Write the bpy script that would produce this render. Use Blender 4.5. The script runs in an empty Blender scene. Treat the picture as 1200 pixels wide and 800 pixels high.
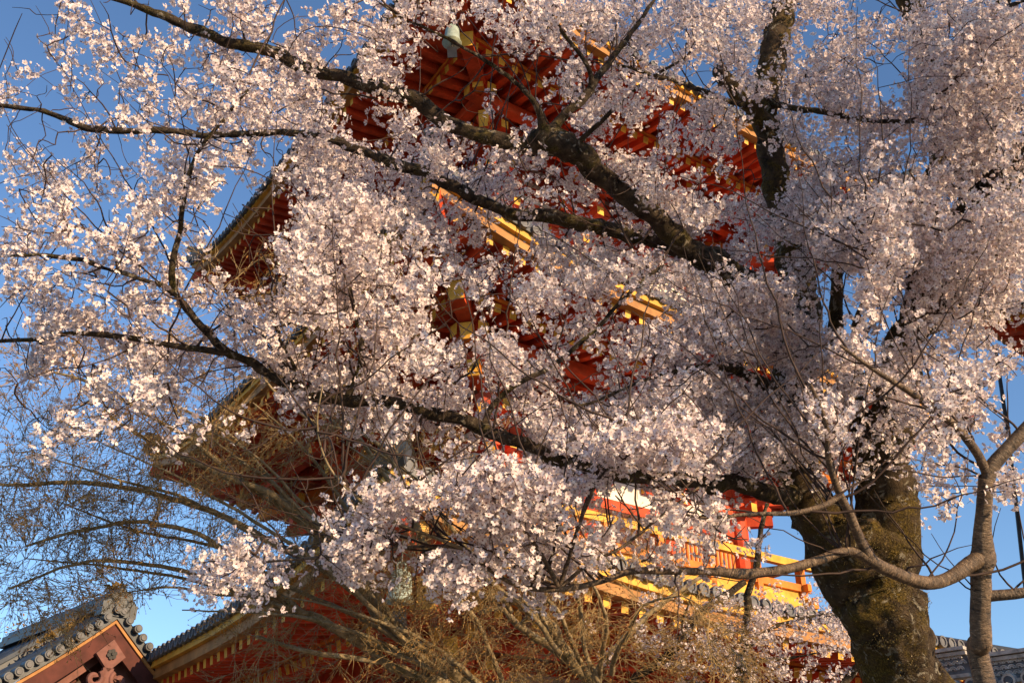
import bpy, math, random
import numpy as np
from mathutils import noise as mnoise, Vector as MV
random.seed(7)
RNG = np.random.default_rng(11)
SC = bpy.context.scene
COL = SC.collection
PI = math.pi

# ------------------------------------------------------------------ camera, sky, sun, exposure
FPX, PITCH, CZ = 1155.97, 0.502, 1.6
cam = bpy.data.cameras.new('camera')
cam.sensor_width = 36.0
cam.lens = 36.0 * FPX / 1200.0
cam.clip_start = 0.1
cam.clip_end = 3000
cam_o = bpy.data.objects.new('camera', cam)
COL.objects.link(cam_o)
cam_o.location = (0, 0, CZ)
cam_o.rotation_euler = (PI / 2 + PITCH, 0, 0)
SC.camera = cam_o

SUN_AZ, SUN_EL = math.radians(-40), math.radians(19)
world = bpy.data.worlds.new('World')
SC.world = world
world.use_nodes = True
wn = world.node_tree
sky = wn.nodes.new('ShaderNodeTexSky')
sky.sky_type = 'NISHITA'
sky.sun_disc = False
sky.sun_elevation = SUN_EL
sky.sun_rotation = PI / 2 - SUN_AZ
sky.air_density = 1.0
sky.dust_density = 0.1
sky.ozone_density = 4.2
bg = wn.nodes['Background']
bg.inputs[1].default_value = 0.13
wn.links.new(sky.outputs[0], bg.inputs[0])

sl = bpy.data.lights.new('sun', 'SUN')
sl.energy = 5.0
sl.angle = math.radians(0.5)
sl.color = (1.0, 0.70, 0.40)
so = bpy.data.objects.new('sun', sl)
COL.objects.link(so)
to_sun = MV((math.cos(SUN_EL) * math.cos(SUN_AZ), math.cos(SUN_EL) * math.sin(SUN_AZ), math.sin(SUN_EL)))
so.rotation_euler = to_sun.to_track_quat('Z', 'Y').to_euler()
so.location = (30, -30, 30)

SC.view_settings.view_transform = 'Standard'
SC.view_settings.look = 'None'
SC.view_settings.gamma = 1.0
SC.view_settings.use_curve_mapping = False
SC.view_settings.exposure = 0.68
SC.render.engine = 'CYCLES'
SC.cycles.max_bounces = 6
SC.cycles.diffuse_bounces = 4
SC.cycles.transmission_bounces = 4
SC.cycles.use_denoising = True

# ------------------------------------------------------------------ helpers
_c, _s = math.cos(PITCH), math.sin(PITCH)

def at(px, py, d):
    """world point seen at a pixel of the 1200x800 photograph, d metres along the view axis"""
    x = d * (px - 600) / FPX
    v = d * (400 - py) / FPX
    return np.array([x, d * _c - v * _s, CZ + d * _s + v * _c])

def pix(P):
    P = np.atleast_2d(P)
    y, z = P[:, 1], P[:, 2] - CZ
    d = y * _c + z * _s
    v = -y * _s + z * _c
    return 600 + FPX * P[:, 0] / d, 400 - FPX * v / d, d

def nrm(v):
    v = np.asarray(v, float)
    return v / (np.linalg.norm(v) + 1e-12)

def link_mesh(name, verts, loops, starts, mats, midx=None, parent=None, smooth=False):
    me = bpy.data.meshes.new(name)
    me.vertices.add(len(verts))
    me.vertices.foreach_set('co', np.asarray(verts, np.float32).ravel())
    me.loops.add(len(loops))
    me.loops.foreach_set('vertex_index', np.asarray(loops, np.int32))
    me.polygons.add(len(starts))
    me.polygons.foreach_set('loop_start', np.asarray(starts, np.int32))
    if midx is not None:
        me.polygons.foreach_set('material_index', np.asarray(midx, np.int32))
    me.polygons.foreach_set('use_smooth', np.full(len(starts), smooth, bool))
    for m in mats:
        me.materials.append(m)
    me.update(calc_edges=True)
    me.validate()
    o = bpy.data.objects.new(name, me)
    COL.objects.link(o)
    if parent is not None:
        o.parent = parent
    return o

class MB:
    """collects boxes, beams, tubes and strips; build() links them as one mesh"""
    def __init__(self):
        self.v, self.f, self.m, self.mats = [], [], [], []
    def mi(self, mat):
        if mat not in self.mats:
            self.mats.append(mat)
        return self.mats.index(mat)
    def face(self, pts, mat):
        i = len(self.v)
        self.v += [tuple(p) for p in pts]
        self.f.append(list(range(i, i + len(pts))))
        self.m.append(self.mi(mat))
    def hexa(self, c, mat, end=None):
        """eight corners: four of the start ring, then four of the end ring"""
        i = len(self.v)
        self.v += [tuple(p) for p in c]
        k = self.mi(mat)
        for q in ((3, 2, 1, 0), (0, 1, 5, 4), (1, 2, 6, 5), (2, 3, 7, 6), (3, 0, 4, 7)):
            self.f.append([i + j for j in q]); self.m.append(k)
        self.f.append([i + 4, i + 5, i + 6, i + 7]); self.m.append(k if end is None else self.mi(end))
    def beam(self, p0, p1, w, h, mat, end=None, up=(0, 0, 1), both=False, taper=1.0):
        p0, p1 = np.asarray(p0, float), np.asarray(p1, float)
        d = nrm(p1 - p0)
        sd = nrm(np.cross(d, up))
        u = np.cross(sd, d)
        c = []
        for p, t in ((p0, 1), (p1, taper)):
            for a, b in ((-1, -1), (1, -1), (1, 1), (-1, 1)):
                c.append(p + sd * a * w / 2 * t + u * b * h / 2 * t)
        self.hexa(c, mat, end)
        if both and end is not None:
            self.m[-6] = self.mi(end)
    def box(self, c, sx, sy, sz, mat):
        c = np.asarray(c, float)
        self.beam(c - [0, sy / 2, 0], c + [0, sy / 2, 0], sx, sz, mat)
    def grid(self, P, mat):
        """P: array (n, m, 3)"""
        n, m = P.shape[:2]
        i = len(self.v)
        self.v += [tuple(p) for p in P.reshape(-1, 3)]
        k = self.mi(mat)
        for a in range(n - 1):
            for b in range(m - 1):
                self.f.append([i + a * m + b, i + a * m + b + 1, i + (a + 1) * m + b + 1, i + (a + 1) * m + b]); self.m.append(k)
    def tube(self, pts, rad, mat, sides=8, cap=True):
        V, F = tube_arrays(np.asarray(pts, float), np.broadcast_to(np.asarray(rad, float), (len(pts),)), sides)
        i = len(self.v)
        self.v += [tuple(p) for p in V]
        k = self.mi(mat)
        for q in F:
            self.f.append([i + int(j) for j in q]); self.m.append(k)
        if cap:
            n = len(V)
            self.f.append([i + j for j in range(sides)][::-1]); self.m.append(k)
            self.f.append([i + n - sides + j for j in range(sides)]); self.m.append(k)
    def build(self, name, parent=None, smooth=False, off=(0, 0, 0)):
        L, S = [], []
        for q in self.f:
            S.append(len(L)); L += q
        return link_mesh(name, np.array(self.v) - np.asarray(off, float), L, S, self.mats, self.m, parent, smooth)

def frames(pts):
    n = len(pts)
    T = np.gradient(pts, axis=0)
    T /= np.linalg.norm(T, axis=1, keepdims=True) + 1e-12
    U = np.zeros_like(T)
    a = np.array([0, 0, 1.0]) if abs(T[0, 2]) < .9 else np.array([1.0, 0, 0])
    u = nrm(np.cross(T[0], a))
    for i in range(n):
        u = nrm(u - T[i] * np.dot(u, T[i]))
        U[i] = u
    return T, U, np.cross(T, U)

def tube_arrays(pts, rad, sides):
    T, U, V = frames(pts)
    a = np.arange(sides) / sides * 2 * PI
    ring = (np.cos(a)[None, :, None] * U[:, None] + np.sin(a)[None, :, None] * V[:, None]) * np.asarray(rad)[:, None, None]
    P = (pts[:, None] + ring).reshape(-1, 3)
    n = len(pts)
    i = np.arange(n - 1)[:, None] * sides + np.arange(sides)[None]
    j = np.arange(n - 1)[:, None] * sides + (np.arange(sides)[None] + 1) % sides
    F = np.stack([i, j, j + sides, i + sides], -1).reshape(-1, 4)
    return P, F

def catmull(P, per=6):
    P = np.asarray(P, float)
    Q = np.vstack([2 * P[0] - P[1], P, 2 * P[-1] - P[-2]])
    out = []
    for i in range(1, len(Q) - 2):
        for t in np.arange(per) / per:
            a, b, c, d = Q[i - 1], Q[i], Q[i + 1], Q[i + 2]
            out.append(.5 * (2 * b + (c - a) * t + (2 * a - 5 * b + 4 * c - d) * t * t + (3 * b - a - 3 * c + d) * t ** 3))
    out.append(P[-1])
    return np.array(out)

def tag(o, label=None, cat=None, group=None, kind=None):
    if label: o['label'] = label
    if cat: o['category'] = cat
    if group: o['group'] = group
    if kind: o['kind'] = kind
    return o

def empty(name, loc, rz=0.0):
    o = bpy.data.objects.new(name, None)
    COL.objects.link(o)
    o.location = tuple(loc)
    o.rotation_euler = (0, 0, rz)
    o.empty_display_size = .3
    return o

# ------------------------------------------------------------------ materials
def new_mat(name):
    m = bpy.data.materials.new(name)
    m.use_nodes = True
    return m, m.node_tree, m.node_tree.nodes['Principled BSDF']

def nd(t, kind, **kw):
    n = t.nodes.new(kind)
    for k, v in kw.items():
        setattr(n, k, v)
    return n

def ramp(t, src, stops):
    r = nd(t, 'ShaderNodeValToRGB')
    e = r.color_ramp.elements
    while len(e) < len(stops):
        e.new(.5)
    for i, (p, c) in enumerate(stops):
        e[i].position = p
        e[i].color = (*c, 1)
    t.links.new(src, r.inputs[0])
    return r

def noise_tex(t, scale, detail=5, rough=.6, vec=None, dist=0.0):
    n = nd(t, 'ShaderNodeTexNoise')
    n.inputs['Scale'].default_value = scale
    n.inputs['Detail'].default_value = detail
    n.inputs['Roughness'].default_value = rough
    n.inputs['Distortion'].default_value = dist
    if vec is None:
        tc = nd(t, 'ShaderNodeTexCoord')
        vec = tc.outputs['Object']
    t.links.new(vec, n.inputs['Vector'])
    return n

def bump(t, b, src, strength, dist):
    n = nd(t, 'ShaderNodeBump')
    n.inputs['Strength'].default_value = strength
    n.inputs['Distance'].default_value = dist
    t.links.new(src, n.inputs['Height'])
    t.links.new(n.outputs[0], b.inputs['Normal'])

def plain(name, c, rough=.6, var=.25, scale=6.0, spec=.3, metal=0.0, bmp=.0):
    m, t, b = new_mat(name)
    n = noise_tex(t, scale)
    lo = tuple(x * (1 - var) for x in c)
    hi = tuple(min(1, x * (1 + var * .6)) for x in c)
    r = ramp(t, n.outputs[0], [(.3, lo), (.7, hi)])
    t.links.new(r.outputs[0], b.inputs['Base Color'])
    b.inputs['Roughness'].default_value = rough
    b.inputs['Specular IOR Level'].default_value = spec
    b.inputs['Metallic'].default_value = metal
    if bmp:
        bump(t, b, n.outputs[0], bmp, .02)
    return m

M = {}
M['red'] = plain('vermilion_paint', (.58, .070, .021), .65, .55, 2.6)
M['orange'] = plain('orange_paint', (.68, .20, .025), .55, .40, 2.5)
M['ochre'] = plain('ochre_paint', (.72, .38, .05), .55, .42, 3.0)
M['fascia'] = plain('brown_fascia', (.40, .19, .06), .65, .45, 3.0)
M['plaster'] = plain('white_plaster', (.78, .75, .68), .85, .12, 2.0)
M['tile'] = plain('grey_roof_tile', (.040, .050, .062), .45, .55, 4.0, .5, 0, .3)
M['tile_pale'] = plain('pale_weathered_tile', (.42, .39, .35), .75, .5, 9.0, .3, 0, .4)
M['tile_end'] = plain('worn_tile_end', (.12, .122, .13), .6, .5, 7.0, .4, 0, .3)
M['stone'] = plain('stone', (.32, .30, .27), .85, .25, 4.0, .2, 0, .3)
M['bronze'] = plain('verdigris_bronze', (.30, .36, .30), .55, .35, 14.0, .4)
M['black'] = plain('black_iron', (.02, .02, .022), .5, .3, 10.0)
M['dull_red'] = plain('shade_darkened_red_board', (.088, .025, .019), .75, .45, 4.0)  # shade on the gable is put into this darkened base colour
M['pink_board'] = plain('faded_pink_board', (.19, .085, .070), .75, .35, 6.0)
M['moss_plant'] = plain('dry_moss', (.16, .10, .03), .9, .6, 30.0, .1, 0, .5)
M['dark'] = plain('dark_timber', (.05, .030, .022), .7, .3, 6.0)

def bark(name, dark, mid, moss=None, lichen=None, moss_amt=.5, sc=1.0, bs=.6, bd=.03):
    m, t, b = new_mat(name)
    tc = nd(t, 'ShaderNodeTexCoord')
    n1 = noise_tex(t, 9 * sc, 8, .65, tc.outputs['Object'])
    r = ramp(t, n1.outputs[0], [(.34, dark), (.66, mid)])
    col = r.outputs[0]
    n2 = noise_tex(t, 3.2 * sc, 8, .72, tc.outputs['Object'], .4)
    h = n1.outputs[0]
    if moss:
        n4 = noise_tex(t, 60 * sc, 6, .75, tc.outputs['Object'])
        mr = ramp(t, n4.outputs[0], [(.36, tuple(x * .12 for x in moss)), (.52, tuple(x * .6 for x in moss)), (.66, tuple(x * 1.5 for x in moss))])
        f = ramp(t, n2.outputs[0], [(moss_amt - .07, (0, 0, 0)), (moss_amt + .07, (1, 1, 1))])
        mx = nd(t, 'ShaderNodeMix', data_type='RGBA')
        t.links.new(f.outputs[0], mx.inputs['Factor'])
        t.links.new(col, mx.inputs[6]); t.links.new(mr.outputs[0], mx.inputs[7])
        col = mx.outputs[2]
        ad = nd(t, 'ShaderNodeMath', operation='MULTIPLY_ADD')
        t.links.new(n4.outputs[0], ad.inputs[0]); ad.inputs[1].default_value = .7
        t.links.new(h, ad.inputs[2])
        h = ad.outputs[0]
    if lichen:
        n3 = noise_tex(t, 11 * sc, 6, .7, tc.outputs['Object'], .8)
        f = ramp(t, n3.outputs[0], [(.575, (0, 0, 0)), (.63, (1, 1, 1))])
        mx = nd(t, 'ShaderNodeMix', data_type='RGBA')
        t.links.new(f.outputs[0], mx.inputs['Factor'])
        t.links.new(col, mx.inputs[6]); mx.inputs[7].default_value = (*lichen, 1)
        col = mx.outputs[2]
    t.links.new(col, b.inputs['Base Color'])
    b.inputs['Roughness'].default_value = .9
    b.inputs['Specular IOR Level'].default_value = .15
    bump(t, b, h, bs, bd)
    return m

M['old_bark'] = bark('mossy_cherry_bark', (.016, .012, .009), (.17, .12, .072), (.24, .165, .036), (.40, .36, .27), .54, 1.4, 1.0, .06)
M['limb_bark'] = bark('lichened_cherry_bark', (.010, .008, .007), (.12, .09, .062), (.16, .13, .04), (.34, .30, .23), .58, 2.2, 1.0, .03)
M['twig_bark'] = plain('cherry_twig_bark', (.055, .035, .028), .7, .5, 20.0, .2)
M['maple_bark'] = bark('smooth_maple_bark', (.14, .11, .06), (.36, .28, .17), (.16, .15, .05), (.33, .30, .22), .62, 2.0, .4, .01)
M['maple_twig'] = plain('maple_twig_bark', (.37, .26, .12), .7, .5, 12.0, .2)

def slim_bark():
    m, t, b = new_mat('banded_cherry_bark')
    tc = nd(t, 'ShaderNodeAttribute', attribute_name='bark')
    mp = nd(t, 'ShaderNodeMapping')
    mp.inputs['Scale'].default_value = (34, 34, 120)
    t.links.new(tc.outputs['Vector'], mp.inputs[0])
    n1 = noise_tex(t, 1.0, 5, .7, mp.outputs[0], .9)
    n2 = noise_tex(t, 14, 6, .7, tc.outputs['Vector'])
    r = ramp(t, n1.outputs[0], [(.36, (.012, .009, .007)), (.43, (.10, .07, .045)), (.56, (.17, .12, .08)), (.66, (.36, .27, .18))])
    r2 = ramp(t, n2.outputs[0], [(.35, (.45, .42, .40)), (.65, (1.25, 1.2, 1.1))])
    mx = nd(t, 'ShaderNodeMix', data_type='RGBA', blend_type='MULTIPLY')
    mx.inputs['Factor'].default_value = 1
    t.links.new(r.outputs[0], mx.inputs[6]); t.links.new(r2.outputs[0], mx.inputs[7])
    t.links.new(mx.outputs[2], b.inputs['Base Color'])
    b.inputs['Roughness'].default_value = .5
    b.inputs['Specular IOR Level'].default_value = .45
    ad = nd(t, 'ShaderNodeMath', operation='ADD')
    t.links.new(n1.outputs[0], ad.inputs[0]); t.links.new(n2.outputs[0], ad.inputs[1])
    bump(t, b, ad.outputs[0], .8, .012)
    return m
M['slim_bark'] = slim_bark()

def petal_mat():
    m, t, b = new_mat('cherry_petal')
    t.nodes.remove(b)
    g = nd(t, 'ShaderNodeNewGeometry')
    r = ramp(t, g.outputs['Random Per Island'], [(0, (.73, .60, .60)), (.45, (.82, .725, .71)), (1, (.87, .81, .785))])
    d = nd(t, 'ShaderNodeBsdfDiffuse')
    tr = nd(t, 'ShaderNodeBsdfTranslucent')
    mx = nd(t, 'ShaderNodeMixShader')
    mx.inputs[0].default_value = .30
    t.links.new(r.outputs[0], d.inputs[0]); t.links.new(r.outputs[0], tr.inputs[0])
    t.links.new(d.outputs[0], mx.inputs[1]); t.links.new(tr.outputs[0], mx.inputs[2])
    t.links.new(mx.outputs[0], t.nodes['Material Output'].inputs[0])
    return m
M['petal'] = petal_mat()
M['flower_eye'] = plain('flower_centre', (.24, .075, .075), .7, .3, 40.0)
M['pedicel'] = plain('flower_stalk', (.17, .12, .05), .7, .3, 30.0)

def leaf_mat(name, cols):
    m, t, b = new_mat(name)
    g = nd(t, 'ShaderNodeNewGeometry')
    r = ramp(t, g.outputs['Random Per Island'], [(i / (len(cols) - 1), c) for i, c in enumerate(cols)])
    t.links.new(r.outputs[0], b.inputs['Base Color'])
    b.inputs['Roughness'].default_value = .7
    b.inputs['Specular IOR Level'].default_value = .2
    return m
M['bud'] = leaf_mat('maple_bud', [(.22, .08, .03), (.33, .18, .045), (.40, .25, .08), (.17, .08, .04)])
M['far_leaf'] = leaf_mat('autumn_leaf', [(.22, .12, .03), (.30, .16, .04), (.14, .10, .03)])

M['moss_leaf'] = leaf_mat('moss_leaf', [(.05, .036, .018), (.15, .11, .035), (.23, .165, .05), (.12, .10, .032), (.34, .28, .17)])

def ground_mat():
    m, t, b = new_mat('bare_earth')
    n = noise_tex(t, .8, 8, .65)
    r = ramp(t, n.outputs[0], [(.3, (.10, .08, .055)), (.6, (.19, .16, .12)), (.8, (.09, .095, .04))])
    t.links.new(r.outputs[0], b.inputs['Base Color'])
    b.inputs['Roughness'].default_value = .95
    bump(t, b, n.outputs[0], .6, .1)
    return m
M['ground'] = ground_mat()

# ------------------------------------------------------------------ ground
g = MB()
xs = np.linspace(-1200, 1200, 41)
G = np.array([[(x, y, 0.0) for x in xs] for y in xs])
g.grid(G, M['ground'])
tag(g.build('ground'), kind='structure')

# ------------------------------------------------------------------ pagoda
PAG = np.array([.511, 20.54, 0.0])
TH = -.18 - PI / 4

def to_world(p, base=PAG, th=TH):
    c, s = math.cos(th), math.sin(th)
    return np.array([base[0] + c * p[0] - s * p[1], base[1] + s * p[0] + c * p[1], base[2] + p[2]])

def fr(k, s, n, z):
    """side k of a square building: s along the side, n outward from the centre"""
    c, q = (1, 0, -1, 0)[k], (0, 1, 0, -1)[k]
    return np.array([c * s + q * n, q * s - c * n, z])

class Eave:
    """curved double-raftered tiled eave around a square building"""
    def __init__(self, a, h, u, b, bt, ztop, fly=1.25, step=.30):
        self.a, self.h, self.u, self.b, self.bt, self.zt, self.fly, self.step = a, h, u, b, bt, ztop, fly, step
    k, sag = 0, 1.0          # sag: the rear right corner of the lowest roof has settled a little
    def up(self, s, n):
        u = self.u * (self.sag if (self.k == 1 and s > 0) or (self.k == 2 and s < 0) else 1)
        return u * abs(s / self.a) ** 3 * min(1.05, max(0, (n - self.b) / (self.a - self.b)))
    def zf(self, s, n):
        return self.h - .10 + .14 * (self.a - n) + self.up(s, n)
    def zb(self, s, n):
        return self.h - .14 + .24 * (self.a - self.fly - n) + self.up(s, n)
    def strip(self, mb, n0, n1, f0, f1, mat, sides=(0, 1, 2, 3), K=28):
        for k in sides:
            self.k = k
            rows = []
            for i in range(K + 1):
                sg = -1 + 2 * i / K
                q = []
                for n, f in ((n0, f0), (n1, f0), (n1, f1), (n0, f1), (n0, f0)):
                    s = sg * n
                    q.append(fr(k, s, n, f(s, n)))
                rows.append(q)
            mb.grid(np.array(rows), mat)
    def soffit(self, mb, mat):
        for k in range(4):
            self.k = k
            for n0, n1, f, o in ((self.b - .3, self.a - self.fly + .1, self.zb, .09), (self.a - self.fly - .1, self.a - .02, self.zf, .085)):
                rows = []
                for i in range(29):
                    sg = -1 + 2 * i / 28
                    rows.append([fr(k, sg * n, n, f(sg * n, n) + o) for n in np.linspace(n0, n1, 6)])
                mb.grid(np.array(rows), mat)
    def rafters(self, mb, mat, endm, flying, ks=(0, 1, 2, 3)):
        cnt = int(2 * self.a / self.step)
        for k in ks:
            self.k = k
            for i in range(cnt + 1):
                s = -self.a + .16 + i * (2 * self.a - .32) / cnt
                if flying:
                    n0, n1, f, w, h = max(abs(s), self.a - self.fly - .2), self.a - .09, self.zf, .115, .14
                else:
                    n0, n1, f, w, h = max(abs(s), self.b - .1), self.a - self.fly + .06, self.zb, .13, .15
                if n1 - n0 < .1:
                    continue
                nm = (n0 + n1) / 2
                if flying:
                    mb.beam(fr(k, s, n0, f(s, n0)), fr(k, s, n1, f(s, n1)), w, h, mat, endm)
                else:
                    mb.beam(fr(k, s, n0, f(s, n0)), fr(k, s, nm, f(s, nm)), w, h, mat)
                    mb.beam(fr(k, s, nm, f(s, nm)), fr(k, s, n1, f(s, n1)), w, h, mat, endm)
    def hips(self, mb, mat, endm, ks=(0, 1, 2, 3)):
        for k in ks:
            self.k = k
            a, b, q = self.a, self.b, self.a - self.fly
            pts = [(b - .2, self.zb(b, b) - .10), ((b + q) / 2, self.zb((b + q) / 2, (b + q) / 2) - .10), (q + .16, self.zb(q, q) - .10)]
            for (n0, z0), (n1, z1) in zip(pts[:-1], pts[1:]):
                mb.beam(fr(k, n0, n0, z0), fr(k, n1, n1, z1), .25, .34, mat, endm)
            m = (q + a) / 2
            mb.beam(fr(k, q - .5, q - .5, self.zf(q, q) + .0), fr(k, m, m, self.zf(m, m) - .05), .21, .28, mat)
            mb.beam(fr(k, m, m, self.zf(m, m) - .05), fr(k, a + .03, a + .03, self.zf(a, a) - .03), .21, .28, mat, endm)
    def top(self, s, n):
        q = (self.a - n) / (self.a - self.bt)
        q = max(-.1, min(1, q))
        return (self.h + .34) * (1 - q) + self.zt * q - .35 * q * (1 - q) * (self.zt - self.h) * .5 + self.up(s, n)
    def shell(self, mb, mat):
        a = self.a
        for k in range(4):
            self.k = k
            rows = []
            for i in range(29):
                sg = -1 + 2 * i / 28
                rows.append([fr(k, sg * n, n, self.top(sg * n, n)) for n in np.linspace(a + .17, self.bt, 9)])
            mb.grid(np.array(rows), mat)
        self.strip(mb, a + .05, a + .172, lambda s, n: self.zf(s, a) + .345, lambda s, n: self.top(s, a + .17) + .005, mat)
    def rows(self, mb, mat, step=.235, r=.082, ks=(0, 1, 2, 3)):
        a = self.a
        cnt = int(2 * a / step)
        for k in ks:
            self.k = k
            for i in range(cnt + 1):
                s = -a + .06 + i * (2 * a - .12) / cnt
                n0 = max(abs(s), self.bt)
                ns = np.linspace(a + .19, n0, 7)
                arc = [(math.cos(t), math.sin(t)) for t in np.linspace(-.2, PI + .2, 6)]
                P = np.array([[fr(k, s + r * c, n, self.top(s, n) + r * .9 * q) for c, q in arc] for n in ns])
                mb.grid(P, mat)
    def ends(self, mb, mat, step=.235, r=.094, ks=(0, 1, 2, 3)):
        a = self.a
        cnt = int(2 * a / step)
        for k in ks:
            self.k = k
            for i in range(cnt + 1):
                s = -a + .06 + i * (2 * a - .12) / cnt
                z = self.top(s, a + .19) + .012
                ring = [(math.cos(t), math.sin(t)) for t in np.arange(10) / 10 * 2 * PI]
                i0 = len(mb.v); kk = mb.mi(mat)
                for n, rr in ((a + .15, r), (a + .225, r), (a + .225, r * .72), (a + .205, r * .66)):
                    mb.v += [tuple(fr(k, s + rr * c, n, z + rr * q)) for c, q in ring]
                for lv in range(3):
                    for j in range(10):
                        mb.f.append([i0 + lv * 10 + j, i0 + lv * 10 + (j + 1) % 10, i0 + (lv + 1) * 10 + (j + 1) % 10, i0 + (lv + 1) * 10 + j]); mb.m.append(kk)
                mb.f.append([i0 + 30 + j for j in range(10)]); mb.m.append(kk)
    def ridges(self, mb, mat, ks=(0, 1, 2, 3)):
        a = self.a
        for k in ks:
            self.k = k
            ns = np.linspace(a + .12, self.bt, 7)
            for n0, n1 in zip(ns[:-1], ns[1:]):
                mb.beam(fr(k, n0, n0, self.top(n0, n0) + .13), fr(k, n1, n1, self.top(n1, n1) + .13), .24, .26, mat)
            P = [fr(k, n, n, self.top(n, n) + .28) for n in ns]
            mb.tube(P, .085, mat, 8)
            n = a + .06
            z = self.top(n, n)
            mb.beam(fr(k, n, n, z + .05), fr(k, n + .08, n + .08, z + .16), .34, .38, mat)
            mb.tube([fr(k, n - .05, n - .05, z + .32), fr(k, n + .2, n + .2, z + .46)], [.10, .09], mat, 10)
            mb.tube([fr(k, n + .0, n + .0, z + .1), fr(k, n + .19, n + .19, z + .14)], [.10, .10], mat, 10)

pagoda = empty('pagoda', PAG, TH)
tag(pagoda, 'three storeyed vermilion pagoda with grey tiled roofs and ochre beam ends behind the blossom', 'pagoda')

def bracket(ev, b, k, s, corner):
    """three stepped bracket set with tail rafter; s is its place along side k"""
    mb = MB()
    zp = ev.zb(0, b + 1.62) - .20
    zb = zp - 1.30
    R, O = M['red'], M['ochre']
    if corner:
        def T(n, z): return fr(k, b + n, b + n, z)
        dirs = [('d', T)]
    else:
        def T(n, z): return fr(k, s, b + n, z)
    f = 1.0
    for j in range(3):
        z = zb + j * .42
        mb.beam(T(-.1, z), T(.50 * (j + 1) * f, z), .17, .20, R, O)
        e = T(.50 * (j + 1) * f - .12, z + .20)
        mb.beam(e - [0, 0, .09], e + [0, 0, .11], .20, .20, R, None, up=(1, 0, 0), taper=1.35)
        if corner:
            for kk, sg in ((k, 1), ((k + 1) % 4, -1)):
                n = b + .50 * j
                mb.beam(fr(kk, sg * (n - .6), n, z + .21), fr(kk, sg * (n + .5), n, z + .21), .16, .19, R, O, both=True)
        else:
            n = b + .50 * j
            mb.beam(fr(k, s - .62, n, z + .21), fr(k, s + .62, n, z + .21), .16, .19, R, O, both=True)
            for q in (-.52, 0, .52):
                p = fr(k, s + q, n, z + .40)
                mb.beam(p - [0, 0, .08], p + [0, 0, .10], .19, .19, R, None, up=(1, 0, 0), taper=1.3)
    for n1, z1, z0 in ((1.92, ev.h - .30, ev.h + .42), (1.50, ev.h - .66, ev.h + .05)):
        zc = z1 + (0 if ev.b > 2.8 else .22)
        mb.beam(T(-.25, z0), T(n1, zc), .20 if corner else .16, .27 if corner else .22, M['orange'] if corner else R, O)
    return mb.build('bracket', pagoda)

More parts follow.
